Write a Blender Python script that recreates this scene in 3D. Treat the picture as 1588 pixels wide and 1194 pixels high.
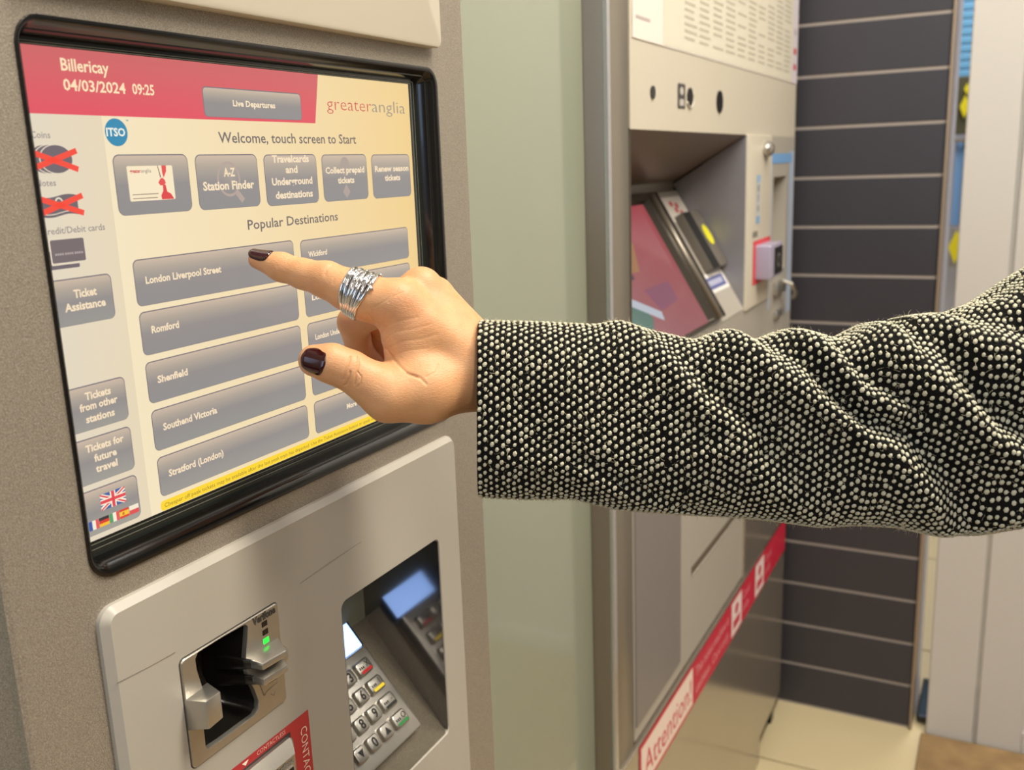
import bpy, bmesh, math, random
import numpy as np
from mathutils import Vector, Matrix
random.seed(7); rng = np.random.default_rng(7)
for o in list(bpy.data.objects): bpy.data.objects.remove(o)
S = bpy.context.scene; COL = S.collection

# ------------------------------------------------------------------ camera, world, lamps, exposure
# world: X out of the machine fronts, Y along the row of machines (away from the viewer), Z up, metres
cd = bpy.data.cameras.new('camera'); cam = bpy.data.objects.new('camera', cd); COL.objects.link(cam)
cam.matrix_world = Matrix(((0.889299, -0.070094, 0.451922, 0.386),
                           (0.455922, 0.213235, -0.864098, 0.0),
                           (-0.035798, 0.974483, 0.221587, 1.2), (0, 0, 0, 1)))
cd.sensor_width = 36; cd.sensor_fit = 'HORIZONTAL'; cd.lens = 33.74; cd.clip_start = .01
cd.dof.use_dof = True; cd.dof.focus_distance = 0.56; cd.dof.aperture_fstop = 11.0
S.camera = cam
S.view_settings.view_transform = 'Standard'; S.view_settings.look = 'None'
S.view_settings.gamma = 1; S.view_settings.exposure = 0.0; S.view_settings.use_curve_mapping = False

w = bpy.data.worlds.new('hall light'); S.world = w; w.use_nodes = True
nt = w.node_tree; bg = nt.nodes['Background']
tc = nt.nodes.new('ShaderNodeTexCoord'); sp = nt.nodes.new('ShaderNodeSeparateXYZ'); rp = nt.nodes.new('ShaderNodeValToRGB')
mp = nt.nodes.new('ShaderNodeMapRange'); mp.inputs[1].default_value = -1; mp.inputs[2].default_value = 1
nt.links.new(tc.outputs['Generated'], sp.inputs[0]); nt.links.new(sp.outputs['Z'], mp.inputs[0])
nt.links.new(mp.outputs[0], rp.inputs[0]); nt.links.new(rp.outputs[0], bg.inputs[0])
rp.color_ramp.elements[0].color = (.17, .14, .10, 1); rp.color_ramp.elements[0].position = .3
rp.color_ramp.elements[1].color = (1.0, .93, .82, 1); rp.color_ramp.elements[1].position = .85
e = rp.color_ramp.elements.new(.52); e.color = (.62, .56, .49, 1)
bg.inputs[1].default_value = .33

def area(name, loc, target, size, power, color, sy=None):
    l = bpy.data.lights.new(name, 'AREA'); l.energy = power; l.color = color; l.size = size
    if sy: l.shape = 'RECTANGLE'; l.size_y = sy
    o = bpy.data.objects.new(name, l); COL.objects.link(o); o.location = loc
    o.rotation_euler = (Vector(target) - Vector(loc)).to_track_quat('-Z', 'Y').to_euler(); return o
area('ceiling_lamp', (.95, .75, 2.7), (.3, .6, 1.0), .35, 53, (1, .915, .76), 1.3)
area('ceiling_lamp', (1.6, -1.0, 2.7), (.2, .3, 1.1), .35, 20, (1, .93, .82), 1.3)
area('ceiling_lamp', (.8, 1.5, 2.7), (.1, 1.8, .9), .35, 11, (1, .96, .90), .8)  # unseen lamp, added to brighten the far machine, tiles and door
area('daylight', (.1, -3.2, 2.1), (.2, .6, 1.2), 1.5, 30, (.52, .72, 1.0), 2.0)
area('street_daylight', (.6, 4.0, 3.4), (.3, 4.6, .6), 1.2, 75, (1, .95, .86), 1.2)

# ------------------------------------------------------------------ helpers
def lin(r, g=None, b=None):
    if g is None: r, g, b = r
    f = lambda c: (c/255/12.92 if c/255 <= .04045 else ((c/255+.055)/1.055)**2.4)
    return (f(r), f(g), f(b), 1)
def mat(name, col, rough=.5, metal=0, var=.06, scale=60, bump=0, bscale=400, spec=.5, emit=None, coat=0, **kw):
    m = bpy.data.materials.new(name); m.use_nodes = True; t = m.node_tree; b = t.nodes['Principled BSDF']
    b.inputs['Roughness'].default_value = rough; b.inputs['Metallic'].default_value = metal
    b.inputs['Specular IOR Level'].default_value = spec; b.inputs['Coat Weight'].default_value = coat
    c = lin(*col); tcn = t.nodes.new('ShaderNodeTexCoord')
    n = t.nodes.new('ShaderNodeTexNoise'); n.inputs['Scale'].default_value = scale; n.inputs['Detail'].default_value = 4
    t.links.new(tcn.outputs['Object'], n.inputs['Vector'])
    mx = t.nodes.new('ShaderNodeMix'); mx.data_type = 'RGBA'
    mx.inputs[6].default_value = tuple(max(0, x*(1-var)) for x in c[:3])+(1,)
    mx.inputs[7].default_value = tuple(min(1, x*(1+var)) for x in c[:3])+(1,)
    t.links.new(n.outputs['Fac'], mx.inputs[0]); t.links.new(mx.outputs[2], b.inputs['Base Color'])
    if bump:
        n2 = t.nodes.new('ShaderNodeTexNoise'); n2.inputs['Scale'].default_value = bscale; n2.inputs['Detail'].default_value = 3
        t.links.new(tcn.outputs['Object'], n2.inputs['Vector'])
        bp = t.nodes.new('ShaderNodeBump'); bp.inputs['Strength'].default_value = bump; bp.inputs['Distance'].default_value = .001
        t.links.new(n2.outputs['Fac'], bp.inputs['Height']); t.links.new(bp.outputs[0], b.inputs['Normal'])
    if emit:
        b.inputs['Emission Color'].default_value = lin(*emit[0]); b.inputs['Emission Strength'].default_value = emit[1]
    return m
def attr_mat(name, strength=None, rough=.3, spec=.5):
    m = bpy.data.materials.new(name); m.use_nodes = True; t = m.node_tree; b = t.nodes['Principled BSDF']
    a = t.nodes.new('ShaderNodeAttribute'); a.attribute_name = 'col'
    b.inputs['Roughness'].default_value = rough; b.inputs['Specular IOR Level'].default_value = spec
    if strength is None: t.links.new(a.outputs['Color'], b.inputs['Base Color'])
    else:
        b.inputs['Base Color'].default_value = (0.01, .01, .01, 1)
        t.links.new(a.outputs['Color'], b.inputs['Emission Color']); b.inputs['Emission Strength'].default_value = strength
    return m
def empty(name, loc=(0, 0, 0)):
    o = bpy.data.objects.new(name, None); COL.objects.link(o); o.location = loc; o.empty_display_size = .05; return o
def tag(o, label=None, cat=None, group=None, kind=None):
    if label: o['label'] = label
    if cat: o['category'] = cat
    if group: o['group'] = group
    if kind: o['kind'] = kind
    return o
def link(name, me, parent=None):
    o = bpy.data.objects.new(name, me); COL.objects.link(o)
    if parent:
        o.parent = parent
        p = parent; off = Vector((0, 0, 0))
        while p: off += p.location; p = p.parent
        o.location = -off
        if any(off): 
            me.transform(Matrix.Translation(-off)); o.location = (0, 0, 0)
    return o
def mk(name, V, F, mats, parent=None, smooth=False, mi=None, recalc=True):
    me = bpy.data.meshes.new(name); me.from_pydata([tuple(map(float, v)) for v in V], [], [tuple(int(i) for i in f) for f in F])
    for m in (mats if isinstance(mats, (list, tuple)) else [mats]): me.materials.append(m)
    if mi is not None: me.polygons.foreach_set('material_index', np.array(mi, dtype=np.int32))
    if recalc:
        bm = bmesh.new(); bm.from_mesh(me); bmesh.ops.recalc_face_normals(bm, faces=bm.faces); bm.to_mesh(me); bm.free()
    if smooth: me.polygons.foreach_set('use_smooth', [True]*len(me.polygons))
    me.update(); return link(name, me, parent)
def from_bm(name, bm, mats, parent=None, smooth=False):
    me = bpy.data.meshes.new(name); bmesh.ops.recalc_face_normals(bm, faces=bm.faces); bm.to_mesh(me); bm.free()
    for m in (mats if isinstance(mats, (list, tuple)) else [mats]): me.materials.append(m)
    if smooth: me.polygons.foreach_set('use_smooth', [True]*len(me.polygons))
    return link(name, me, parent)
def bbox(bm, lo, hi, bevel=0, mi=0):
    r = bmesh.ops.create_cube(bm, size=1); vs = r['verts']
    for v in vs: v.co = Vector([lo[i]+(v.co[i]+.5)*(hi[i]-lo[i]) for i in range(3)])
    fs = {f for v in vs for f in v.link_faces}
    for f in fs: f.material_index = mi
    if bevel:
        es = list({e for v in vs for e in v.link_edges}); bmesh.ops.bevel(bm, geom=es, offset=bevel, segments=2, affect='EDGES', profile=.5)
def box(name, lo, hi, m, parent=None, bevel=0, smooth=False):
    bm = bmesh.new(); bbox(bm, lo, hi, bevel); return from_bm(name, bm, m, parent, smooth)
def rr(y0, y1, z0, z1, r, n=6):
    P = []
    for cy, cz, a0 in ((y1-r, z1-r, 0), (y0+r, z1-r, 90), (y0+r, z0+r, 180), (y1-r, z0+r, 270)):
        for k in range(n+1):
            a = math.radians(a0+90*k/n); P.append((cy+r*math.cos(a), cz+r*math.sin(a)))
    return P
def ri(y0, y1, z0, z1, r, d, n=6): return rr(y0+d, y1-d, z0+d, z1-d, max(r-d, .0002), n)
def slab(name, outer, holes, mats, parent=None, smooth=False, T=None, close_back=False):
    """outer: rings [(x, [(y,z)..])..] from back to front; holes: list of rings from front going back.
       the face between the last outer ring and the first ring of every hole is filled."""
    bm = bmesh.new()
    def ring(x, L): return [bm.verts.new((x, y, z)) for y, z in L]
    def loft(R):
        for a, b in zip(R[:-1], R[1:]):
            for i in range(len(a)):
                j = (i+1) % len(a); bm.faces.new((a[i], a[j], b[j], b[i]))
    O = [ring(*r) for r in outer]; loft(O); E = []
    if close_back: bm.faces.new(O[0])
    def edges(R):
        for i in range(len(R)):
            a, b = R[i], R[(i+1) % len(R)]; E.append(bm.edges.get((a, b)) or bm.edges.new((a, b)))
    edges(O[-1])
    for h in holes:
        H = [ring(*r) for r in h]; loft(H); edges(H[0])
    if holes: bmesh.ops.triangle_fill(bm, edges=E, use_beauty=True)
    else: bm.faces.new(O[-1])
    if T: 
        for v in bm.verts: v.co = Vector(T(*v.co))
    return from_bm(name, bm, mats, parent, smooth)
def sm(o, ang=35):
    me = o.data; me.polygons.foreach_set('use_smooth', [True]*len(me.polygons))
    bm = bmesh.new(); bm.from_mesh(me)
    for e_ in bm.edges:
        if len(e_.link_faces) == 2 and e_.calc_face_angle(0) > math.radians(ang): e_.smooth = False
    bm.to_mesh(me); bm.free(); return o

# text -> outline triangles in a unit box (x from 0 to 1, baseline at 0, capital height 1)
_fc = {}
def glyphs(s, bold=0.0):
    k = (s, bold)
    if k in _fc: return _fc[k]
    c = bpy.data.curves.new('t', 'FONT'); c.body = s; c.size = 1; c.offset = bold; c.resolution_u = 2
    o = bpy.data.objects.new('t', c); COL.objects.link(o)
    dg = bpy.context.evaluated_depsgraph_get(); me = bpy.data.meshes.new_from_object(o.evaluated_get(dg))
    V = np.array([v.co[:2] for v in me.vertices]) if len(me.vertices) else np.zeros((0, 2)); F = [tuple(p.vertices) for p in me.polygons]
    bpy.data.objects.remove(o); bpy.data.curves.remove(c); bpy.data.meshes.remove(me)
    _fc[k] = (V, F); return V, F
_cap = None
def text2d(s, y0, y1, zb, cap, bold=.018, align='fit'):
    """text whose left/right are y0..y1 (fit) or starting at y0 / centred on y0 with natural width * y1"""
    global _cap
    if _cap is None: _cap = glyphs('H')[0][:, 1].max()
    V, F = glyphs(s, bold); V = V.copy()
    if not len(V): return V, F
    V[:, 1] = zb+V[:, 1]*cap/_cap
    x = V[:, 0]; a, b = x.min(), x.max()
    if align == 'fit': x = y0+(x-a)/(b-a)*(y1-y0)
    else:
        x = (x-a)*cap/_cap*y1; wd = x.max()
        x = y0+x-(wd/2 if align == 'mid' else 0)
    V[:, 0] = x; return V, F
class Flat:
    """flat print in the YZ plane facing +X; every vertex has its own colour"""
    def __init__(s, x=0.): s.V = []; s.F = []; s.C = []; s.x = x
    def add(s, P, F, col, dx=0):
        n = len(s.V)
        for p in P: s.V.append((s.x+dx, p[0], p[1])); s.C.append(col(p[0], p[1]) if callable(col) else lin(*col))
        s.F += [tuple(i+n for i in f) for f in F]
    def poly(s, P, col, dx=0): s.add(P, [tuple(range(len(P)))], col, dx)
    def rect(s, y0, y1, z0, z1, col, dx=0, n=1):
        P = []; F = []
        for i in range(n+1):
            for j in range(n+1): P.append((y0+(y1-y0)*i/n, z0+(z1-z0)*j/n))
        for i in range(n):
            for j in range(n): a = i*(n+1)+j; F.append((a, a+n+1, a+n+2, a+1))
        s.add(P, F, col, dx)
    def rrect(s, y0, y1, z0, z1, r, col, dx=0, rows=14):
        zs = sorted(set([z0, z1]+[z0+r*(1-math.cos(k*math.pi/12)) for k in range(1, 7)]+[z1-r*(1-math.cos(k*math.pi/12)) for k in range(1, 7)]+[z0+(z1-z0)*k/rows for k in range(1, rows)]))
        P = []
        for z in zs:
            d = max(0, r-(z-z0), r-(z1-z)); q = r-math.sqrt(max(0, r*r-d*d)); P += [(y0+q, z), (y1-q, z)]
        s.add(P, [(2*i, 2*i+1, 2*i+3, 2*i+2) for i in range(len(zs)-1)], col, dx)
    def disc(s, y, z, ry, rz, col, dx=0, n=28): s.poly([(y+ry*math.cos(2*math.pi*k/n), z+rz*math.sin(2*math.pi*k/n)) for k in range(n)], col, dx)
    def text(s, t, y0, y1, zb, cap, col, dx=0, **k):
        V, F = text2d(t, y0, y1, zb, cap, **k); s.add(V, F, col, dx)
    def bar(s, a, b, w_, col, dx=0):
        a = np.array(a); b = np.array(b); d = (b-a)/np.linalg.norm(b-a); n = np.array([-d[1], d[0]])*w_/2
        s.poly([a-n, b-n, b+n, a+n], col, dx)
    def build(s, name, m, parent, T=None):
        V = [T(*v) for v in s.V] if T else s.V
        o = mk(name, V, s.F, m, parent, recalc=False)
        at = o.data.color_attributes.new('col', 'FLOAT_COLOR', 'POINT')
        at.data.foreach_set('color', np.array(s.C, dtype=np.float32).ravel()); return o
def tube(bm, pts, r, n=8, mi=0, cap=True):
    pts = [Vector(p) for p in pts]; rings = []; up = None
    for i, p in enumerate(pts):
        d = (pts[min(i+1, len(pts)-1)]-pts[max(i-1, 0)]).normalized()
        if up is None: up = d.orthogonal().normalized()
        up = (up-d*up.dot(d)).normalized(); s_ = d.cross(up); rad = r[i] if isinstance(r, (list, tuple)) else r
        rings.append([bm.verts.new(p+(up*math.cos(2*math.pi*k/n)+s_*math.sin(2*math.pi*k/n))*rad) for k in range(n)])
    for a, b in zip(rings[:-1], rings[1:]):
        for k in range(n): f = bm.faces.new((a[k], a[(k+1) % n], b[(k+1) % n], b[k])); f.material_index = mi; f.smooth = True
    if cap: bm.faces.new(rings[0]).material_index = mi; bm.faces.new(rings[-1]).material_index = mi

# ------------------------------------------------------------------ materials
def paint_mat():
    m = mat('sparkle grey paint', (158, 146, 132), .42, .35, .10, 9, .25, 900)
    t = m.node_tree; b = t.nodes['Principled BSDF']; tcn = t.nodes.new('ShaderNodeTexCoord')
    v = t.nodes.new('ShaderNodeTexNoise'); v.inputs['Scale'].default_value = 2100; v.inputs['Detail'].default_value = 2
    r = t.nodes.new('ShaderNodeValToRGB'); r.color_ramp.elements[0].position = .42; r.color_ramp.elements[1].position = .72
    r.color_ramp.elements[0].color = lin(140, 131, 119); r.color_ramp.elements[1].color = lin(194, 185, 171)
    t.links.new(tcn.outputs['Object'], v.inputs['Vector']); t.links.new(v.outputs['Fac'], r.inputs[0]); t.links.new(r.outputs[0], b.inputs['Base Color'])
    return m
M = dict(
 paint=paint_mat(),
 panel=mat('cream grey panel', (176, 170, 160), .38, 0, .03, 5, .05, 300),
 panel_up=mat('cream panel', (205, 197, 180), .4, 0, .02, 5),
 rubber=mat('black glossy rubber', (13, 12, 12), .17, 0, .3, 80, .015, 1500, coat=.3),
 lcdedge=mat('smoked glass edge', (38, 42, 40), .12, 0, .1, 40),
 dark=mat('black plastic', (22, 20, 18), .22, 0, .2, 40),
 void=mat('dark void', (8, 8, 8), .6, 0, .1, 10),
 cast=mat('satin cast metal', (190, 186, 178), .30, .85, .06, 120, .08, 900),
 keym=mat('brushed key metal', (178, 174, 166), .3, .9, .06, 200),
 ink=mat('black ink', (25, 24, 24), .5),
 redm=mat('red key stripe', (190, 30, 35), .4), yelm=mat('yellow key stripe', (235, 205, 40), .4), grnm=mat('green key stripe', (40, 120, 60), .4),
 recess=mat('recess steel', (120, 112, 98), .40, .7, .15, 300, .3, 700),
 mirror=mat('polished steel wall', (134, 132, 132), .11, .93, .05, 20),
 print=attr_mat('printed film', None, .45), screen=attr_mat('lit screen', 1.0, .3, .35),
 dimscreen=attr_mat('dim lit screen', .55, .12, .6),
 green_led=mat('green light', (20, 200, 40), .4, emit=((40, 255, 60), 1.6)),
 lcd=mat('blue white backlit display', (150, 190, 240), .2, emit=((150, 188, 255), 3.0)),
 white_led=mat('warm white lens', (235, 225, 195), .3, emit=((255, 245, 210), .5)),
 glasspanel=mat('pale green lacquered panel', (150, 156, 139), .14, 0, .06, 4, coat=.5),
 steel=mat('brushed steel frame', (150, 142, 130), .35, .6, .04, 30),
 chrome=mat('bright steel edge', (205, 208, 212), .2, .8, .03, 30),
 lilac=mat('grey lilac door panel', (138, 132, 130), .4, .2, .03, 10),
 pol=mat('polished steel front', (176, 166, 152), .17, .68, .04, 8),
 tile=mat('charcoal tile', (54, 51, 56), .42, 0, .12, 7),
 grout=mat('grey joint', (160, 150, 143), .7, 0, .05, 50, .2, 300),
 floor=mat('cream floor tile', (206, 190, 152), .35, 0, .05, 6), fjoint=mat('floor joint', (140, 120, 90), .8),
 mat_=mat('tan coir mat', (150, 122, 84), .9, 0, .45, 25, .6, 300),
 door=mat('white painted door', (200, 195, 189), .4, 0, .02, 4), trim=mat('bronze edge trim', (158, 140, 120), .35, .4, .05, 20),
)
# ------------------------------------------------------------------ the setting
floor = mk('floor', [(-.8, -2.5, -.012), (3, -2.5, -.012), (3, 6, -.012), (-.8, 6, -.012)], [(0, 1, 2, 3)], M['fjoint'])
tag(floor, kind='structure')
_t = bmesh.new(); bbox(_t, (0, 0, -.012), (.594, .594, 0), .002); _tm = bpy.data.meshes.new('tile'); bmesh.ops.recalc_face_normals(_t, faces=_t.faces); _t.to_mesh(_tm); _t.free(); _tm.materials.append(M['floor'])
for i in range(-1, 3):
    for j in range(-6, 6):
        o = bpy.data.objects.new('tile', _tm); COL.objects.link(o); o.parent = floor
        o.location = (-.012+i*.6, 1.775+j*.6+.003, 0)
mt = box('floor_mat', (.29, -1.2, 0.0005), (2.4, 1.985, .009), M['mat_'], bevel=.003)
tag(mt, 'tan coir floor mat lying in front of the white door', 'mat')
sill = box('door_sill_mat', (.276, 2.035, 0.0005), (1.4, 2.20, .02), M['rubber'], bevel=.004)
tag(sill, 'black rubber sill mat behind the white sliding door', 'mat')

# charcoal tiled wall closing the row of machines
wall = box('wall_back', (-.6, 2.004, 0), (.2645, 2.05, 2.6), M['grout']); tag(wall, kind='structure')
_b = bmesh.new(); bbox(_b, (-.6, 2.0026, 0), (.2645, 2.012, .0903), .0010); _bm = bpy.data.meshes.new('tile'); bmesh.ops.recalc_face_normals(_b, faces=_b.faces); _b.to_mesh(_bm); _b.free(); _bm.materials.append(M['tile'])
for k in range(27):
    o = bpy.data.objects.new('tile', _bm); COL.objects.link(o); o.parent = wall; o.location = (0, 0, .0055+k*.0962-.0)
tr = box('trim_1', (.2645, 1.996, 0), (.2705, 2.06, 2.6), M['trim'], bevel=.002); tag(tr, kind='structure')
tr2 = box('trim_2', (.2665, 2.062, 0.0), (.2735, 2.14, 2.6), mat('chrome painted daylit', (222, 224, 240), .3), bevel=.002); tag(tr2, kind='structure')  # daylight mirrored in the chrome is painted as a pale blue tone
# wall the machines are set into
wm = mk('wall_left', [(-.06, -.9, 0), (-.06, 1.05, 0), (-.06, 1.05, 2.6), (-.06, -.9, 2.6)], [(0, 1, 2, 3)], M['glasspanel']); tag(wm, kind='structure')
sp_ = box('infill_panel', (-.034, .668, 0), (-.026, .974, 2.4), M['glasspanel'], bevel=.001)
tag(sp_, 'pale green lacquered glass panel between the two ticket machines', 'panel')

# white sliding door at the right
dr = empty('door_1', (.298, 2.0, 0)); tag(dr, kind='structure')
box('door_stile', (.298, 1.99, .002), (.386, 2.03, 2.6), M['door'], dr, .003)
box('gasket', (.3865, 1.997, .002), (.3925, 2.03, 2.6), mat('grey gasket', (176, 172, 164), .5), dr, .001)
bm = bmesh.new(); bbox(bm, (.393, 1.992, .002), (.475, 2.03, 2.6), .003); bbox(bm, (.475, 1.992, .002), (1.5, 2.03, .05), .003)
from_bm('door_frame', bm, M['door'], dr)
box('door_panel', (.474, 2.002, .05), (1.5, 2.02, 2.6), M['door'], dr, .002)

# what shows through the gap beside the door
shop = box('wall_front', (-1.2, 5.05, 0), (1.6, 5.15, 2.8), mat('pale lilac facade', (205, 208, 228), .6, emit=None), None); tag(shop, kind='structure')
rs = empty('roller_shutter', (.15, 5.0, 1.5)); tag(rs, 'pale blue roller shutter beyond the gap beside the white door', 'shutter')
bl = mat('light blue shutter', (112, 176, 224), .5)
_s = bmesh.new(); bbox(_s, (-.35, -.02, 0), (.35, .03, .034), .006); sme = bpy.data.meshes.new('slat'); _s.to_mesh(sme); _s.free(); sme.materials.append(bl)
for k in range(10):
    o = bpy.data.objects.new('slat', sme); COL.objects.link(o); o.parent = rs; o.location = (0, 0, .02+.036*k)
sb = empty('sign_board', (.16, 4.9, 0)); tag(sb, 'dark sign board with yellow diamonds below the blue shutter', 'sign')
box('board', (.125, 4.9, 1.27), (.30, 4.92, 1.52), mat('olive dark board', (84, 82, 62), .6), sb, .004)
yl = mat('yellow enamel', (240, 226, 40), .4, emit=None)
def lozenge(nm, c, a, b, par, m_):
    V = []; n = 4
    for y in (0, .012):
        for k in range(n): V.append((c[0]+a*math.cos(k*math.pi/2), c[1]-.014+y, c[2]+b*math.sin(k*math.pi/2)))
    return mk(nm, V, [(0, 1, 2, 3), (4, 5, 6, 7)]+[(k, (k+1) % 4, 4+(k+1) % 4, 4+k) for k in range(4)], m_, par)
lozenge('diamond', (.160, 4.898, 1.39), .02, .05, sb, yl); lozenge('diamond', (.165, 4.898, 1.465), .012, .025, sb, yl)
box('post', (.19, 4.92, 0), (.21, 4.94, 1.3), M['steel'], sb, .002)
jk = empty('hanging_banner', (.16, 4.85, .9)); tag(jk, 'blue cloth banner hanging below the dark sign board', 'banner')
V = []; F = []
for i in range(13):
    for j in range(9): x = .135+.22*i/12; z = .87+.38*j/8; V.append((x, 4.85+.012*math.sin(i*1.6)+.004*j, z))
for i in range(12):
    for j in range(8): a = i*9+j; F.append((a, a+9, a+10, a+1))
nb = len(V); V += [(x, y+.006, z) for x, y, z in V]; F += [tuple(nb+q for q in f) for f in list(F)]
mk('cloth', V, F, mat('blue cloth', (110, 150, 200), .8), jk, True); box('pole', (.13, 4.86, 1.235), (.36, 4.875, 1.25), M['steel'], jk, .002)
yb = empty('hazard_board', (.165, 4.8, .7)); tag(yb, 'yellow lozenge board on a pale plate, lower of the yellow signs outside', 'sign')
box('plate', (.14, 4.80, .68), (.30, 4.81, .86), M['chrome'], yb, .002); lozenge('diamond', (.165, 4.797, .775), .03, .075, yb, yl)
box('post', (.19, 4.815, 0), (.21, 4.83, .85), M['steel'], yb, .002)

# ------------------------------------------------------------------ ticket machine in front
tm = empty('ticket_machine', (0, .45, 0))
tag(tm, 'grey ticket machine in front with lit touch screen, card reader and keypad', 'ticket machine')
prof = [(-.05, .215), (-.03, .215), (.004, .2385), (.0072, .2396), (.008, .242), (.008, .662), (.006, .6646), (-.05, .6646)]
Vh = []; Fh = []
for z in (0, 2.0):
    for x, y in prof: Vh.append((x, y, z))
bm = bmesh.new(); vs = [bm.verts.new(v) for v in Vh]; n = len(prof)
for i in range(n-1):
    if i == 4: continue
    bm.faces.new((vs[i], vs[i+1], vs[n+i+1], vs[n+i]))
bm.faces.new(vs[:n][::-1]); bm.faces.new(vs[n:])
BO = (.2835, .6215, 1.0128, 1.2712, .013)
hole_scr = [bm.verts.new((.008, y, z)) for y, z in rr(*BO, 6)]
hole_kp = [bm.verts.new((.008, y, z)) for y, z in rr(.457, .5835, .759, .930, .008, 6)]
hole_cr = [bm.verts.new((.008, y, z)) for y, z in rr(.325, .399, .891, .953, .004, 6)]
E_ = []
fr = [vs[4], vs[5], vs[n+5], vs[n+4]]
for R_ in (fr, hole_scr, hole_kp, hole_cr):
    for i in range(len(R_)):
        a, b = R_[i], R_[(i+1) % len(R_)]; E_.append(bm.edges.get((a, b)) or bm.edges.new((a, b)))
bmesh.ops.triangle_fill(bm, edges=E_, use_beauty=True)
from_bm('housing', bm, M['paint'], tm)

# black rubber surround of the screen, lofted through its section
def ring_at(y0, y1, z0, z1, r): return rr(y0, y1, z0, z1, r, 8)
sec = [(.006, (.2835, .6215, 1.0128, 1.2712, .013)), (.0092, (.2836, .6214, 1.0130, 1.2710, .013)), (.0094, (.2840, .6202, 1.0142, 1.2700, .012)),
       (.0094, (.2846, .6185, 1.0158, 1.2690, .011)), (.0086, (.2854, .6160, 1.0178, 1.2682, .010)), (.0066, (.2864, .6135, 1.0198, 1.2668, .008)),
       (.0050, (.2874, .6120, 1.0206, 1.2655, .006)), (.0050, (.2884, .6105, 1.0210, 1.2648, .004)), (.0012, (.2890, .6085, 1.0218, 1.2628, .003)), (-.0015, (.2892, .6080, 1.0219, 1.2626, .002))]
bm = bmesh.new(); R_ = [[bm.verts.new((x, y, z)) for y, z in ring_at(*q)] for x, q in sec]
for a, b in zip(R_[:-1], R_[1:]):
    for i in range(len(a)): j = (i+1) % len(a); bm.faces.new((a[i], a[j], b[j], b[i]))
sm(from_bm('screen_surround', bm, M['rubber'], tm), 50)

# touch display: smoked border with the lit picture on it
disp = slab('display', [(-.004, rr(.287, .609, 1.0205, 1.264, .003)), (-.0006, rr(.287, .609, 1.0205, 1.264, .003))], [], M['lcdedge'], tm)
bmr = bmesh.new()
for k, (d, x) in enumerate(((.0012, .0004), (.0030, .0002))):
    for (a, b) in ((rr(.2893-d, .5965+d*2.0, 1.0302-d*1.5, 1.2594+d*.6, .001), rr(.2893-d+.0004, .5965+d*2.0-.0004, 1.0302-d*1.5+.0004, 1.2594+d*.6-.0004, .0008)),):
        A_ = [bmr.verts.new((x, y, z)) for y, z in a]; B_ = [bmr.verts.new((x, y, z)) for y, z in b]
        for i in range(len(A_)): j = (i+1) % len(A_); bmr.faces.new((A_[i], A_[j], B_[j], B_[i]))
from_bm('bezel_line', bmr, mat('glass edge line', (120, 122, 112), .2), disp)

def creamf(y, z):  # yellowing from the slanted view, put into the picture's colour
    t = min(1, max(0, (y-.30)/.30)); a = np.array(lin(244, 229, 196)[:3]); b = np.array(lin(238, 205, 140)[:3]); return tuple(a*(1-t)+b*t)+(1,)
def colf(y, z):
    t = min(1, max(0, (y-.29)/.04)); a = np.array(lin(226, 214, 192)[:3]); b = np.array(lin(230, 214, 184)[:3]); return tuple(a*(1-t)+b*t)+(1,)
X0 = .0000
f = Flat(X0); f.rect(.2870, .5965, 1.0302, 1.2594, creamf, n=8); f.build('screen_picture', M['screen'], disp)
f = Flat(X0+.0001); f.rect(.2870, .3300, 1.0302, 1.2304, colf, n=6); f.build('side_column', M['screen'], disp)
f = Flat(X0+.0001)
def redf(y, z):
    t = min(1, max(0, (z-1.2304)/.028)); a = np.array(lin(226, 84, 98)[:3]); b = np.array(lin(206, 104, 104)[:3]); return tuple(a*(1-t)+b*t)+(1,)
N_ = 6; P_ = []
for i in range(N_+1): P_ += [(.287+(.4896-.287)*i/N_, 1.2304), (.287+(.4957-.287)*i/N_, 1.2594)]
f.add(P_, [(2*i, 2*i+2, 2*i+3, 2*i+1) for i in range(N_)], redf)
cr = (250, 226, 186)
f.text('Billericay', .3112, .3376, 1.2497, .0052, cr, .0001, bold=.02); f.text('04/03/2024', .3112, .3462, 1.2411, .0048, cr, .0001, bold=.02); f.text('09:25', .3503, .3640, 1.2412, .0048, cr, .0001, bold=.02)
f.build('header_band', M['screen'], disp)
f = Flat(X0+.0001)
f.text('greater', .5023, .5500, 1.2390, .0078, (205, 84, 84), bold=-.012); f.text('anglia', .5506, .5906, 1.2390, .0078, (140, 132, 130), bold=-.012)
f.build('operator_logo', M['screen'], disp)
f = Flat(X0+.0001); f.text('Welcome, touch screen to Start', .4054, .5304, 1.2184, .0056, (118, 108, 106), bold=.012); f.build('welcome_text', M['screen'], disp)
f = Flat(X0+.0001); f.text('Popular Destinations', .4216, .5050, 1.1705, .0053, (118, 108, 106), bold=.012); f.build('heading_text', M['screen'], disp)
f = Flat(X0+.0001); f.disc(.3376, 1.2229, .0067, .0065, (52, 138, 176)); f.text('ITSO', .3316, .3428, 1.2212, .0036, (240, 240, 226), .0001, bold=.03); f.text('TM', .3441, .3455, 1.2282, .0008, (90, 150, 175)); f.build('scheme_badge', M['screen'], disp)
def grad(y0, y1, z0, z1, light=0):
    A = np.array(lin(207, 186, 166)[:3]); B = np.array(lin(148, 142, 140)[:3]); Cc = np.array(lin(144+light, 141+light, 140+light//2)[:3]); D_ = np.array(lin(176, 164, 150)[:3])
    def g(y, z):
        t = (z1-z)/(z1-z0)
        c = A+(D_-A)*(t/.22) if t < .22 else (D_+(B-D_)*((t-.22)/.28) if t < .5 else B+(Cc-B)*((t-.5)/.5))
        return tuple(c)+(1,)
    return g
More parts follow.
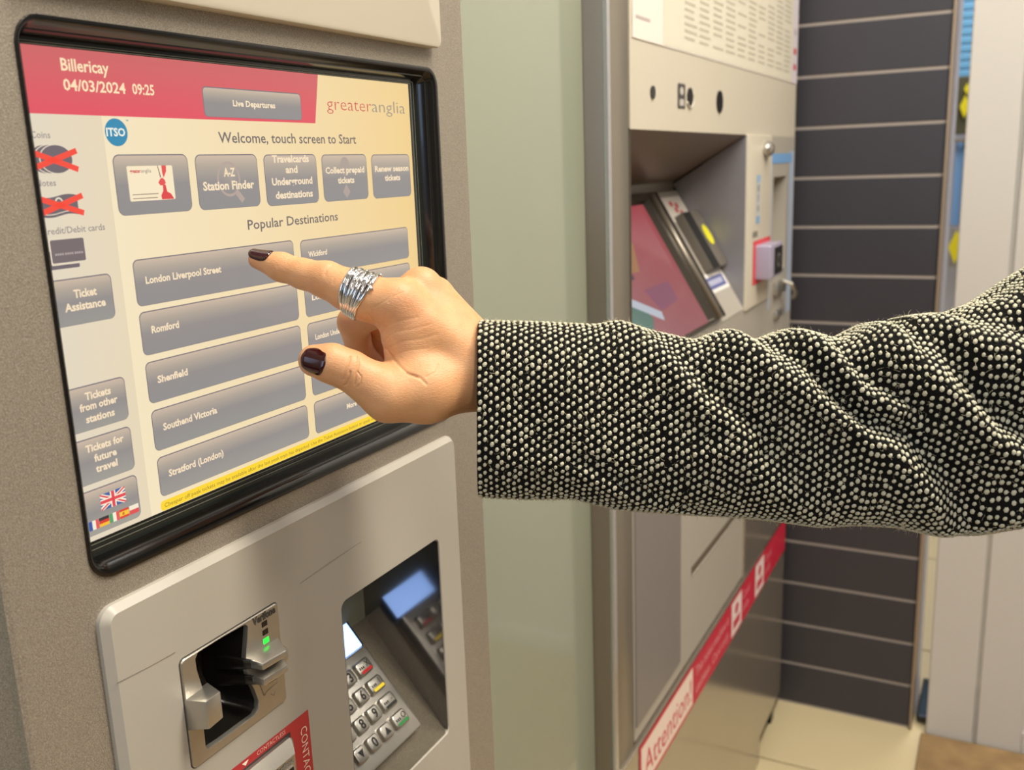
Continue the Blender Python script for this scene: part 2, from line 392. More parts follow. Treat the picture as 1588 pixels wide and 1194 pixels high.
def btn(y0, y1, z0, z1, lines, r=.0038, light=0, extra=None, bold=.032):
    f = Flat(X0+.0002); f.rrect(y0, y1, z0, z1, r, (126, 118, 122))
    d = .00045; f.rrect(y0+d, y1-d, z0+.0002, z1-.0006, r-d, grad(y0, y1, z0, z1, light), .0001)
    if extra: extra(f)
    for (t, a, b, zb, cap) in lines: f.text(t, a, b, zb, cap, (247, 224, 190), .0003, bold=bold)
    return f.build('button', M['screen'], disp)
btn(.3967, .4772, 1.2318, 1.2474, [('Live Departures', .4187, .4534, 1.2380, .0031)], .0025)
def smart(f):
    f.rrect(.3408, .3700, 1.1900, 1.2070, .0008, (247, 230, 196), .0002)
    f.text('greater', .3424, .3492, 1.2037, .0018, (205, 70, 75), .0003, bold=.03); f.text('anglia', .3494, .3558, 1.2037, .0018, (130, 124, 120), .0003, bold=0)
    f.bar((.3425, 1.1932), (.3590, 1.1932), .0005, (170, 150, 130), .0003); f.bar((.3425, 1.1913), (.3582, 1.1913), .0005, (170, 150, 130), .0003)
    rd = (228, 84, 84); f.poly([(.3628, 1.2070), (.3658, 1.2070), (.3655, 1.2040), (.3634, 1.2008), (.3628, 1.2035)], rd, .0003)
    f.poly([(.3600, 1.2070), (.3604, 1.2070), (.3618, 1.2012), (.3612, 1.2010)], (120, 70, 70), .0003)
    f.poly([(.3596, 1.1986), (.3610, 1.2004), (.3624, 1.2010), (.3640, 1.1998), (.3644, 1.1982), (.3630, 1.1972), (.3606, 1.1972)], rd, .00035)
    f.poly([(.3624, 1.1975), (.3642, 1.1975), (.3648, 1.1940), (.3672, 1.1928), (.3690, 1.1902), (.3608, 1.1902), (.3606, 1.1922), (.3622, 1.1944)], (222, 70, 74), .0003)
btn(.3331, .3812, 1.1834, 1.2126, [], .0038, extra=smart)
def lens(f):
    c = (180, 162, 152)
    f.disc(.4100, 1.1990, .0090, .0095, c, .0002); f.disc(.4100, 1.1990, .0076, .0081, grad(0, 1, 1.1832, 1.2122), .00022)
    f.bar((.4155, 1.1915), (.4200, 1.1868), .0034, c, .0002)
btn(.3862, .4340, 1.1832, 1.2123, [('A-Z', .4063, .4151, 1.2005, .0043), ('Station Finder', .3900, .4296, 1.1935, .0043)], extra=lens)
btn(.4394, .4873, 1.1826, 1.2120, [('Travelcards', .4465, .4800, 1.2074, .0040), ('and', .4578, .4686, 1.2012, .0040), ('Underground', .4448, .4818, 1.1944, .0040), ('destinations', .4470, .4812, 1.1866, .0040)])
def tick(f): f.poly([(.5120, 1.1880), (.5160, 1.1840), (.5200, 1.1880), (.5160, 1.1930)], (174, 158, 150), .0002); f.disc(.5160, 1.2040, .005, .006, (172, 157, 148), .0002)
btn(.4925, .5402, 1.1826, 1.2117, [('Collect prepaid', .4955, .5368, 1.2000, .0037), ('tickets', .5074, .5250, 1.1936, .0037)], extra=tick)
btn(.5457, .5926, 1.1822, 1.2114, [('Renew season', .5490, .5900, 1.2000, .0037), ('tickets', .5600, .5790, 1.1938, .0037)])
for z1, z0, t, y1, zz, lt in ((1.1617, 1.1383, 'London Liverpool Street', .3970, 1.1492, 0), (1.1355, 1.1132, 'Romford', .3625, 1.1240, 0), (1.1098, 1.0882, 'Shenfield', .3648, 1.0980, 2),
                              (1.0846, 1.0628, 'Southend Victoria', .3828, 1.0727, 6), (1.0594, 1.0380, 'Stratford (London)', .3842, 1.0475, 12)):
    btn(.3374, .4591, z0, z1, [(t, .3441, y1, zz, .0035)], .0032, lt)
for z1, z0, t, y0, y1, zz in ((1.1608, 1.1387, 'Wickford', .4722, .4907, 1.1501), (1.1354, 1.1132, 'London Zones 1-2', .4722, .5100, 1.1232), (1.1094, 1.0882, 'London Underground Zones', .4724, .5250, 1.0982), (1.0840, 1.0630, 'London Travelcards', .4724, .5100, 1.0730), (1.0590, 1.0380, 'More destinations', .4990, .5350, 1.0468)):
    L_ = [(t, y0, y1, zz, .0032)]
    if 'Zones 1-2' in t: L_ = [('London Travelcard Zones 2-3', y0, .5600, zz, .0030)]
    btn(.4656, .5848, z0, z1, L_, .0032, 4)
btn(.2880, .3236, 1.1352, 1.1570, [('Ticket', .3014, .3142, 1.1478, .0036), ('Assistance', .2957, .3185, 1.1420, .0036)], .003, 8)
btn(.2880, .3238, 1.0843, 1.1061, [('Tickets', .2998, .3147, 1.0992, .0034), ('from other', .2961, .3180, 1.0942, .0034), ('stations', .2987, .3154, 1.0882, .0034)], .003, 14)
btn(.2880, .3236, 1.0583, 1.0807, [('Tickets for', .2962, .3186, 1.0740, .0034), ('future', .3003, .3135, 1.0685, .0034), ('travel', .3004, .3132, 1.0631, .0034)], .003, 16)
def flags(f):
    y0, y1, z0, z1 = .3004, .3154, 1.0434, 1.0514; cy, cz = (y0+y1)/2, (z0+z1)/2
    f.rect(y0, y1, z0, z1, (66, 96, 158), .0002); W_ = (246, 236, 214); R2 = (226, 74, 82)
    def diag(a, b, wd, c, dx):
        a = np.array(a); b = np.array(b); s_ = np.sign(b-a); q = np.array([wd, 0]); h = np.array([0, wd])
        f.poly([a, a+(wd*s_[0], 0), b-(0, wd*s_[1]), b, b-(wd*s_[0], 0), a+(0, wd*s_[1])], c, dx)
    diag((y0, z0), (y1, z1), .0016, W_, .00024); diag((y0, z1), (y1, z0), .0016, W_, .00024)
    diag((y0, z0), (y1, z1), .0006, R2, .00028); diag((y0, z1), (y1, z0), .0006, R2, .00028)
    f.rect(y0, y1, cz-.0014, cz+.0014, W_, .00032); f.rect(cy-.0016, cy+.0016, z0, z1, W_, .00032)
    f.rect(y0, y1, cz-.0008, cz+.0008, R2, .00036); f.rect(cy-.0009, cy+.0009, z0, z1, R2, .00036)
    a, h0, h1, wd = .2922, 1.0356, 1.0402, .0061
    def v3(k, cs):
        for i, c in enumerate(cs): f.rect(a+k*wd+wd*i/3, a+k*wd+wd*(i+1)/3-(.0003 if i == 2 else 0), h0, h1, c, .0002)
    def h3(k, cs, hs=(0, 1/3, 2/3, 1)):
        for i, c in enumerate(cs): f.rect(a+k*wd, a+k*wd+wd-.0003, h1-(h1-h0)*hs[i+1], h1-(h1-h0)*hs[i], c, .0002)
    v3(0, ((60, 90, 160), (246, 236, 214), (226, 90, 84))); h3(1, ((60, 50, 52), (216, 60, 50), (246, 190, 50))); v3(2, ((90, 160, 100), (246, 236, 214), (226, 90, 84)))
    h3(3, ((220, 70, 52), (248, 196, 60), (220, 70, 52)), (0, .25, .75, 1)); f.rect(a+3*wd+.0016, a+3*wd+.0028, h0+.0016, h1-.0016, (200, 110, 60), .0003); h3(4, ((244, 232, 210), (222, 84, 84)), (0, .5, 1))
btn(.2880, .3236, 1.0328, 1.0554, [], .003, 18, extra=flags)
gr = (150, 140, 138); dg = (112, 102, 108); rx = (244, 78, 62)
f = Flat(X0+.0002); f.text('Coins', .2908, .3008, 1.2199, .0028, gr, bold=.01)
for k, y in enumerate((.2965, .2990, .3020)):
    f.disc(y, 1.2107, .0086, .0065, (230, 216, 192), .00005*k); f.disc(y+.0003, 1.2107, .0083, .0062, dg, .00005*k+.00002)
f.bar((.2906, 1.2136), (.3131, 1.2060), .0026, rx, .0003); f.bar((.2903, 1.2070), (.3133, 1.2144), .0026, rx, .0003); f.build('crossed_coins_icon', M['screen'], disp)
f = Flat(X0+.0002); f.text('Notes', .2900, .3003, 1.1990, .0028, gr, bold=.01)
top = [(.2900+.0205*i/10, 1.1945+.0007*math.sin(-i*.62)) for i in range(11)]; bot = [(.2900+.0205*i/10, 1.1856+.0007*math.sin(-i*.62)) for i in range(11)]
f.poly(top+bot[::-1], dg); f.add([(y, z+.0011) for y, z in bot]+[(y, z+.0015) for y, z in bot], [(i, i+1, i+12, i+11) for i in range(10)], (226, 212, 190), .0001); f.disc(.3005, 1.1918, .0021, .0021, (230, 216, 192), .0001); f.disc(.3005, 1.1918, .0013, .0013, dg, .00015)
f.bar((.2906, 1.1936), (.3130, 1.1862), .0026, rx, .0003); f.bar((.2903, 1.1870), (.3133, 1.1942), .0026, rx, .0003); f.build('crossed_notes_icon', M['screen'], disp)
f = Flat(X0+.0002); f.text('Credit/Debit cards', .2893, .3239, 1.1776, .0029, gr, bold=.01); f.rrect(.2880, .3071, 1.1617, 1.1700, .0006, dg); f.rrect(.2922, .3112, 1.1635, 1.1756, .0008, (230, 216, 192), .0001)
f.rrect(.2928, .3108, 1.1645, 1.1750, .0008, (118, 106, 108), .0002)
for k in range(12): f.rect(.2946+.0012*k+(k//4)*.0004, .2955+.0012*k+(k//4)*.0004, 1.1679, 1.1689, (176, 162, 160), .0003)
f.build('bank_cards_icon', M['screen'], disp)
f = Flat(X0+.0002); f.rrect(.3365, .5600, 1.0305, 1.0358, .0020, (252, 214, 52)); f.text('Cheaper off peak tickets may be available after the last peak train has departed. Use the Ticket Assistance button or speak to a member of staff', .3390, .5560, 1.0320, .0022, (150, 122, 50), .0001, bold=.0); f.build('notice_strip', M['screen'], disp)

# raised upper and lower front panels
def panel_rings(y0, y1, z0, z1, r, x0, x1, c):
    return [(x0, rr(y0, y1, z0, z1, r)), (x1-c, rr(y0, y1, z0, z1, r)), (x1-c*.3, ri(y0, y1, z0, z1, r, c*.3)), (x1, ri(y0, y1, z0, z1, r, c))]
sm(slab('upper_panel', panel_rings(.285, .6187, 1.2838, 1.95, .006, .008, .0165, .0016), [], M['panel_up'], tm), 30)
KO = (.4600, .5812, .7618, .9262, .005)
kh = [(.014, ri(*KO, -.0006)), (.0132, rr(*KO)), (.006, rr(*KO))]
CRH = (.3232, .4007, .8893, .9546, .0035)
ch = [(.014, rr(*CRH)), (.009, rr(*CRH))]
lp = slab('lower_panel', [(.008, rr(.2824, .6145, .56, .9998, .009)), (.0105, rr(.2824, .6145, .56, .9998, .009)), (.014, ri(.2824, .6145, .56, .9998, .009, .0036))], [kh, ch], M['panel'], tm); sm(lp, 25)
bm = bmesh.new(); tube(bm, [(.0141, .2850, .9620), (.0141, .305, .9608), (.0141, .322, .9601)], .00022, 5)
from_bm('scratch', bm, mat('scratch mark', (140, 130, 118), .6), tm)
bm = bmesh.new(); tube(bm, [(.0141, .422, .9563), (.0141, .450, .9583), (.0141, .4857, .9596)], [.0001, .0003, .0001], 5)
from_bm('scratch', bm, mat('scratch mark', (140, 130, 118), .6), tm)

# keypad recess
rc = M['recess']; sx, sz = .64746, -.76210; nx, nz = .76210, .64746; AX, AZ = -.0712, .8604
def L(s, y, h=0): return (AX+sx*s+nx*h, y, AZ+sz*s+nz*h)
def LT(x, y, z): return L(z, y, x)          # slab/Flat coordinates -> ledge (x is height, z is distance down the slope)
rec = mk('keypad_recess', [(.0135, .4600, .9262), (.0135, .5812, .9262), (-.0712, .5812, .9262), (-.0712, .4600, .9262), (-.0712, .4600, .8604), (-.0712, .5812, .8604), (.0135, .5812, .7608), (.0135, .4600, .7608),
      (.0135, .46, .9262)], [(0, 1, 2, 3), (3, 2, 5, 4), (4, 5, 6, 7)], [rc], tm, recalc=False)
mk('recess_wall', [(.0134, .5802, .9262), (-.0712, .5802, .9262), (-.0712, .5802, .8604), (.0134, .5802, .7608)], [(0, 1, 2, 3)], M['mirror'], tm, recalc=False)
mk('recess_wall', [(.0134, .4605, .9262), (-.0712, .4605, .9262), (-.0712, .4605, .8604), (.0134, .4605, .7608)], [(3, 2, 1, 0)], rc, tm, recalc=False)
sm(slab('lcd_display', [(0, rr(.495, .5560, -.010, .0345, .001)), (.004, rr(.495, .5560, -.010, .0345, .001))], [], M['lcd'], tm, T=LT), 30)
slab('lcd_bezel', [(0, rr(.494, .5570, -.0105, .0345, .001)), (.0045, rr(.494, .5570, -.0105, .0345, .001))], [[(.0045, rr(.4955, .5555, -.0095, .0340, .001)), (.004, rr(.4955, .5555, -.0095, .0340, .001))]], M['dark'], tm, T=LT)
KP = panel_rings(.476, .5545, .0345, .1105, .003, 0, .0085, .0015)
kp = sm(slab('keypad', KP, [], M['cast'], tm, T=LT), 30)
keys = [['1', '2', '3', 'X'], ['4', '5', '6', 'C'], ['7', '8', '9', ' '], ['v', '0', '^', 'O']]
for i, row in enumerate(keys):
    for j, t in enumerate(row):
        yc = (.4865, .5025, .5185, .5368)[j]; sc = (.0478, .0638, .0796, .0952)[i]; wy = .0062 if j < 3 else .0082; ws = .0056
        bm = bmesh.new()
        R0 = [[bm.verts.new(L(z_, y_, h_)) for y_, z_ in rr(yc-wy+d_, yc+wy-d_, sc-ws+d_, sc+ws-d_, .0024)] for h_, d_ in ((.0080, 0), (.0112, 0), (.0122, .0006), (.0125, .0012))]
        for a, b in zip(R0[:-1], R0[1:]):
            for q in range(len(a)): p_ = (q+1) % len(a); bm.faces.new((a[q], a[p_], b[p_], b[q]))
        bm.faces.new(R0[-1]); H_ = .0127
        def put(P2, F2, mi):
            vv = [bm.verts.new(L(z_, y_, H_)) for y_, z_ in P2]
            for f_ in F2:
                try: bm.faces.new([vv[q] for q in f_]).material_index = mi
                except ValueError: pass
        if t in '0123456789':
            V2, F2 = text2d(t, yc, 1, 0, .0070, bold=.02, align='mid'); put([(a, sc+.0034-b) for a, b in V2], F2, 1)
        elif t in 'v^':
            d_ = 1 if t == 'v' else -1; put([(yc-.003, sc-.0026*d_), (yc+.003, sc-.0026*d_), (yc, sc+.003*d_)], [(0, 1, 2)], 1)
        else:
            g_ = {'X': 'X', 'C': 'I', ' ': '-', 'O': 'O'}[t]; V2, F2 = text2d(g_, yc+.0036, 1, 0, .0046, bold=0, align='mid'); put([(a, sc+.0012-b) for a, b in V2], F2, 1)
            for q in range(3): put([(yc-.0062+.002*q, sc-.001), (yc-.0050+.002*q, sc-.001), (yc-.0050+.002*q, sc+.0010), (yc-.0062+.002*q, sc+.0010)], [(0, 1, 2, 3)], 1)
            put([(yc-.0062, sc+.0022), (yc+.0062, sc+.0022), (yc+.0062, sc+.0044), (yc-.0062, sc+.0044)], [(0, 1, 2, 3)], {'X': 2, 'C': 3, ' ': 1, 'O': 4}[t])
        o = sm(from_bm('key', bm, [M['keym'], M['ink'], M['redm'], M['yelm'], M['grnm']], kp), 40)

# card reader
cr_ = empty('card_reader', (0.014, .36, .92)); cr_.parent = tm; cr_.location = (.014, -.09, .92)
HO = rr(.3335, .3752, .8955, .9525, .006)
# cut-out outline follows the photo: upper lobe, narrow waist at the jaws, lower lobe
HOL = [(.3722, .9528), (.3600, .9532), (.3440, .9536), (.3360, .9534), (.3336, .9505), (.3338, .9440), (.3352, .9370), (.3362, .9320), (.3345, .9200), (.3338, .9080), (.3336, .8985), (.3350, .8958), (.3450, .8952), (.3600, .8952), (.3722, .8952), (.3756, .8972), (.3766, .9020), (.3740, .9110), (.3705, .9190), (.3700, .9330), (.3728, .9440), (.3742, .9505)]
sm(slab('reader_plate', [(.009, rr(.3238, .4001, .8899, .9540, .003)), (.0146, rr(.3238, .4001, .8899, .9540, .003)), (.0152, ri(.3238, .4001, .8899, .9540, .003, .0006))], [[(.0152, HOL), (.0145, [(y*.99+.3545*.01, z*.99+.924*.01) for y, z in HOL]), (.012, [(y*.985+.3545*.015, z*.985+.924*.015) for y, z in HOL])]], M['cast'], cr_), 30)
cc = (.3545, .924)
sm(slab('throat', [(.0125, [(y, z) for y, z in HOL]), (.006, [(y*.92+cc[0]*.08, z*.95+cc[1]*.05) for y, z in HOL]), (-.004, [(y*.75+cc[0]*.25, z*.85+cc[1]*.15) for y, z in HOL]), (-.012, [(y*.5+cc[0]*.5, z*.7+cc[1]*.3) for y, z in HOL])], [], M['dark'], cr_), 60)
def prism(nm, P, m_, par, bev=.0008):     # P: 8 corners: base 4 then front 4
    bm = bmesh.new(); v = [bm.verts.new(p) for p in P]
    for q in ((0, 1, 2, 3), (4, 5, 6, 7), (0, 1, 5, 4), (1, 2, 6, 5), (2, 3, 7, 6), (3, 0, 4, 7)): bm.faces.new([v[i] for i in q])
    bmesh.ops.recalc_face_normals(bm, faces=bm.faces); bmesh.ops.bevel(bm, geom=list(bm.edges), offset=bev, segments=2, affect='EDGES', profile=.5)
    return sm(from_bm(nm, bm, m_, par), 40)
prism('card_guard', [(.013, .3236, .9128), (.013, .3420, .9128), (.013, .3420, .9322), (.013, .3236, .9312), (.0300, .3242, .9180), (.0285, .3360, .9178), (.0285, .3360, .9335), (.0300, .3242, .9342)], M['cast'], cr_)
prism('guard_light', [(.016, .3380, .9225), (.016, .3412, .9225), (.016, .3412, .9285), (.016, .3380, .9285), (.0245, .3382, .9225), (.0232, .3400, .9225), (.0232, .3400, .9285), (.0245, .3382, .9285)], M['white_led'], cr_, .0003)
prism('upper_jaw', [(.012, .3700, .9262), (.012, .4000, .9262), (.012, .4000, .9328), (.012, .3700, .9328), (.0270, .3706, .9272), (.0285, .3890, .9272), (.0285, .3890, .9312), (.0270, .3706, .9314)], M['cast'], cr_)
prism('lower_jaw', [(.012, .3700, .9160), (.012, .4000, .9160), (.012, .4000, .9222), (.012, .3700, .9222), (.0270, .3706, .9175), (.0285, .3890, .9178), (.0285, .3890, .9220), (.0270, .3706, .9220)], M['cast'], cr_)
prism('jaw_bridge', [(.012, .3860, .9200), (.012, .4000, .9200), (.012, .4000, .9280), (.012, .3860, .9280), (.0225, .3930, .9200), (.0225, .3965, .9200), (.0225, .3965, .9280), (.0225, .3930, .9280)], M['cast'], cr_, .0004)
prism('jaw_cheek', [(-.004, .3640, .9245), (-.004, .3705, .9245), (-.004, .3705, .9330), (-.004, .3640, .9330), (.0140, .3685, .9262), (.0205, .3712, .9262), (.0205, .3712, .9322), (.0140, .3685, .9322)], M['dark'], cr_, .0004)
prism('jaw_cheek', [(-.004, .3640, .9140), (-.004, .3705, .9140), (-.004, .3705, .9222), (-.004, .3640, .9222), (.0140, .3685, .9165), (.0205, .3712, .9165), (.0205, .3712, .9222), (.0140, .3685, .9222)], M['dark'], cr_, .0004)
for k, (z, m_) in enumerate(((.9445, M['dark']), (.9393, M['dark']), (.9335+.0004, M['green_led']))):
    box('indicator_light', (.0150, .3850, z-.0001), (.0154, .3896, z+.0032), m_, cr_, .0001)
f = Flat(.01535); f.text('Verifone', .3778, .3972, .9490, .0042, (24, 22, 20), bold=.05); f.text('Verifone', .3781, .3969, .9490, .0042, (96, 92, 88), .00008, bold=-.01)
f.build('maker_logo', M['print'], cr_)
f = Flat(.01535); ic = (120, 116, 110)
for a, b in (((.3785, .9120), (.3812, .9030)), ((.3812, .9030), (.3835, .9045)), ((.3835, .9045), (.3930, .9055)), ((.3850, .9085), (.3935, .9078)), ((.3785, .9120), (.3850, .9118)), ((.3865, .9012), (.3890, .8990)), ((.3890, .8990), (.3905, .9010))): f.bar(a, b, .0004, ic)
f.build('hand_symbol', M['print'], cr_)

# red contactless sticker and reader below it
f = Flat(.01415); f.rect(.325, .4188, .80, .8727, (186, 48, 52)); f.rect(.344, .401, .79, .8676, (60, 50, 48), .0001)
f.text('CONTACTLESS', .3716, .3966, .8690, .0026, (250, 214, 196), .0002, bold=-.005); f.poly([(.3590, .8712), (.3646, .8712), (.3618, .8686)], (255, 240, 224), .0002)
V2, F2 = text2d('CONTACTLESS', 0, .052, 0, .0060, bold=-.005); f.add([(.4100+b, .8640-a) for a, b in V2], F2, (250, 224, 206), .0002)
f.build('contactless_sticker', M['print'], tm)
c2 = empty('contactless_reader'); c2.parent = tm; c2.location = (.014, -.08, .83)
CR2 = (.345, .4003, .775, .8662, .004)
sm(slab('reader_body', [(.0142, rr(*CR2)), (.0165, rr(*CR2)), (.0185, ri(*CR2, .0020)), (.0225, ri(*CR2, .0060)), (.0232, ri(*CR2, .0068))], [], M['cast'], c2), 30)
f = Flat(.0234); f.text('Verifone', .3745, .3915, .8552, .0034, (30, 28, 26), bold=.045); f.text('Verifone', .3747, .3913, .8552, .0034, (176, 172, 164), .00008, bold=.005)
for k in range(3): f.disc(.3700-.001*k, .8555, .0022, .0018, (30, 28, 26) if k == 0 else (225, 215, 200), .0001*k)
f.build('maker_logo', M['print'], c2)
slab('reader_window', [(.0232, rr(.3560, .3915, .80, .8535, .001)), (.0238, rr(.3560, .3915, .80, .8535, .001))], [[(.0238, rr(.3566, .3909, .8006, .8529, .001)), (.0234, rr(.3566, .3909, .8006, .8529, .001))]], M['chrome'], c2)
slab('reader_display', [(.0233, rr(.3568, .3907, .8008, .8527, .001)), (.0235, rr(.3568, .3907, .8008, .8527, .001))], [], M['dark'], c2)
# ------------------------------------------------------------------ second ticket machine further along
t2 = empty('ticket_machine', (0, 1.45, 0))
tag(t2, 'second ticket machine beyond the sleeve, with tilted pink screen and red attention strip', 'ticket machine')
box('housing', (-.45, .985, 0), (-.135, 1.985, 2.3), M['steel'], t2, .002)
bm = bmesh.new(); bbox(bm, (-.30, .9755, 0), (-.0005, 1.044, 2.3), .004); sm(from_bm('frame_post', bm, M['steel'], t2), 30)
box('edge_highlight', (-.004, .9750, 0), (.0006, .9860, 2.3), M['chrome'], t2, .0012)  # brighter steel paints the highlight along the post's rounded edge
# upper face with the recess opening, down to the lower front
OP = (1.0455, 1.5735, .9575, 1.2362, .0015)
sm(slab('upper_face', [(-.12, rr(1.0445, 1.955, 1.2363, 2.2, .001)), (0, rr(1.0445, 1.955, 1.2363, 2.2, .001))], [], M['panel_up'], t2), 30)
box('timetable_film', (.0002, 1.052, 1.334), (.0008, 1.9535, 1.95), mat('white laminated film', (232, 224, 214), .35), t2)
f = Flat(.0010); f.rect(1.052, 1.157, 1.334, 1.95, (236, 226, 218)); f.rect(1.159, 1.905, 1.336, 1.95, (222, 216, 198)); f.rect(1.907, 1.9535, 1.334, 1.95, (222, 214, 222))
f.bar((1.062, 1.357), (1.110, 1.357), .0035, (186, 176, 172), .0002); f.text('greateranglia', 1.06, 1.115, 1.425, .008, (214, 60, 90), .0002)
rs_ = random.Random(3)
for c in range(11):
    y0 = 1.175+.066*c
    for k in range(46):
        if rs_.random() < .12 or (c == 0 and k < 12): continue
        z = 1.350+.0085*k; f.rect(y0, y0+.040+.014*rs_.random(), z, z+.0032, (188, 182, 164) if c else (176, 182, 150), .0002)
f.rect(1.163, 1.236, 1.40, 1.452, (205, 204, 178), .0003)
for q, z in enumerate((1.358, 1.386, 1.42)): f.rect(1.918, 1.940, z, z+.011, ((214, 70, 96), (208, 74, 60), (190, 180, 190))[q], .0003)
f.build('timetable_print', M['print'], t2)
for nm, y, z, r in (('lock', 1.1195, 1.2790, .0075), ('camera_hole', 1.267, 1.2805, .0115), ('camera_hole', 1.4105, 1.2800, .0155)):
    bm = bmesh.new(); bmesh.ops.create_cone(bm, cap_ends=True, segments=28, radius1=r, radius2=r, depth=.0024, matrix=Matrix.Translation((.0005, y, z)) @ Matrix.Rotation(math.pi/2, 4, 'Y'))
    sm(from_bm(nm, bm, M['dark'], t2), 30)
bm = bmesh.new(); pts = [(.0012, 1.267+.0145*math.cos(a), 1.2805+.0135*math.sin(a)) for a in np.linspace(-2.6, .4, 14)]; tube(bm, pts, .0012, 6); from_bm('lens_ring', bm, M['panel_up'], t2)
f = Flat(.0008); f.rect(1.216, 1.246, 1.265, 1.295, (70, 66, 66))
f.disc(1.231, 1.286, .008, .005, (190, 184, 176), .0002); f.rect(1.222, 1.240, 1.268, 1.276, (190, 184, 176), .0002)
f.build('notice_plate', M['print'], t2)
# recess with the tilted desk
DX, DZ, dsx, dsz, dnx, dnz = -.1204, 1.1622, .50883, -.86086, .86086, .50883
def L2(x, y, z): return (DX+dsx*z+dnx*x, y, DZ+dsz*z+dnz*x)
mk('recess_ceiling', [(0, 1.0455, 1.2363), (0, 1.574, 1.2363), (-.1204, 1.574, 1.1622+.004), (-.1204, 1.0455, 1.1622+.004)], [(0, 1, 2, 3)], mat('brown grey recess', (128, 112, 98), .35, .4), t2, recalc=False)
mk('recess_side', [(0, 1.5735, 1.2363), (-.1204, 1.5735, 1.1622), (-.0, 1.5735, .957)], [(0, 1, 2)], mat('side grey', (150, 148, 152), .42, .4), t2, recalc=False)
mk('recess_side', [(0, 1.0456, 1.2363), (-.1204, 1.0456, 1.1622), (-.0, 1.0456, .957)], [(2, 1, 0)], M['steel'], t2, recalc=False)
box('back_strip', (-.130, 1.046, 1.135), (-.1195, 1.573, 1.168), M['steel'], t2, .001)
slab('desk_panel', [(-.004, rr(1.046, 1.5730, .012, .2385, .001)), (0, rr(1.046, 1.5730, .012, .2385, .001))], [], M['panel'], t2, T=L2)
sm(slab('screen_bezel', panel_rings(1.046, 1.438, .014, .2330, .003, 0, .012, .003), [[(.012, rr(1.05, 1.376, .026, .2290, .002)), (.004, rr(1.055, 1.370, .030, .2280, .002))]], mat('brown black bezel', (66, 60, 52), .2, .3), t2, T=L2), 30)
bm = bmesh.new()
for yy in (1.392, 1.412): bmesh.ops.create_cube(bm, size=1, matrix=Matrix(((dnx*.002, 0, dsx*.21, 0), (0, .008, 0, yy), (dnz*.002, 0, dsz*.21, 0), (0, 0, 0, 1))) if False else Matrix.Identity(4)) if False else None
tube(bm, [L2(.0125, 1.402, .02), L2(.0125, 1.402, .232)], .005, 8); from_bm('bezel_rib', bm, M['steel'], t2)
f = Flat(.0042)
def pinkf(y, z):
    a = np.array(lin(202, 92, 100)[:3]); b = np.array(lin(196, 150, 150)[:3]); t = min(1, max(0, (z-.05)/.2))*.55+.35*min(1, max(0, (1.30-y)/.25)); return tuple(a*(1-t)+b*t)+(1,)
f.rect(1.052, 1.372, .029, .229, pinkf, n=8)
f.poly([(1.10, .060), (1.21, .045), (1.25, .085), (1.22, .125), (1.12, .120)], (206, 150, 106), .0003); f.bar((1.10, .135), (1.19, .128), .008, (96, 82, 96), .0004)
f.poly([(1.055, .165), (1.16, .160), (1.18, .190), (1.13, .225), (1.055, .225)], (120, 156, 142), .0003); f.poly([(1.20, .150), (1.30, .150), (1.30, .180), (1.22, .185)], (178, 112, 134), .0003)
f.bar((1.12, .152), (1.215, .192), .013, (236, 243, 255), .0005)
f.build('screen_picture', M['dimscreen'], t2, T=L2)
f = Flat(.0006); f.poly([(1.452, .022), (1.566, .022), (1.571, .056), (1.480, .066), (1.455, .066)], (240, 232, 224))
f.text('W', 1.490, 1.510, -.045, .012, (214, 60, 60), .0003) if False else None
for k, (y, z) in enumerate(((1.497, .034), (1.508, .046), (1.520, .038), (1.528, .052))): f.rrect(y, y+.014, z-.004, z+.005, .002, (216, 66, 70), .0003)
f.build('red_lettered_label', M['print'], t2, T=L2)
sm(slab('ticket_slot_unit', panel_rings(1.484, 1.5715, .058, .160, .002, 0, .016, .002), [], mat('charcoal slot unit', (104, 98, 90), .45), t2, T=L2), 30)
slab('slot_mouth', [(.0162, rr(1.4845, 1.521, .0585, .1595, .001)), (.0165, rr(1.4845, 1.521, .0585, .1595, .001))], [], M['void'], t2, T=L2)
f = Flat(.0168); f.disc(1.5475, .1035, .0155, .0185, (232, 226, 40)); f.build('yellow_disc', M['print'], t2, T=L2)
f = Flat(.0006); f.rrect(1.440, 1.568, .161, .194, .003, (238, 232, 228)); f.rrect(1.450, 1.558, .168, .188, .002, (96, 104, 160), .0003); f.rrect(1.470, 1.545, .173, .182, .001, (176, 178, 206), .0006); f.build('blue_label', M['print'], t2, T=L2)
# raised side panel and the narrow right column
side = sm(slab('side_panel', panel_rings(1.5740, 1.742, .953, 1.2362, .001, -.01, .004, .0012), [], M['panel_up'], t2), 30)
sm(slab('right_column', [(-.12, rr(1.742, 1.955, .60, 1.2362, .001)), (.0005, rr(1.742, 1.955, .60, 1.2362, .001))], [[(.0005, rr(1.776, 1.886, .994, 1.165, .003)), (-.035, rr(1.776, 1.886, .994, 1.165, .003))]], M['panel'], t2), 30)
box('column_recess_back', (-.040, 1.77, .99), (-.034, 1.89, 1.17), M['steel'], t2)
f = Flat(.0010); bb = (150, 178, 214)
f.rect(1.745, 1.762, .93, 1.21, (186, 196, 212)); f.rect(1.905, 1.950, .90, 1.21, (176, 188, 208)); f.rect(1.757, 1.925, 1.189, 1.206, (120, 168, 222), .0002); f.build('blue_border_film', M['print'], t2)
f = Flat(.0044); f.rect(1.632, 1.657, 1.094, 1.170, (196, 202, 204)); f.rect(1.632, 1.657, 1.160, 1.172, (150, 184, 220), .0001); f.rect(1.632, 1.657, 1.092, 1.104, (132, 172, 214), .0001)
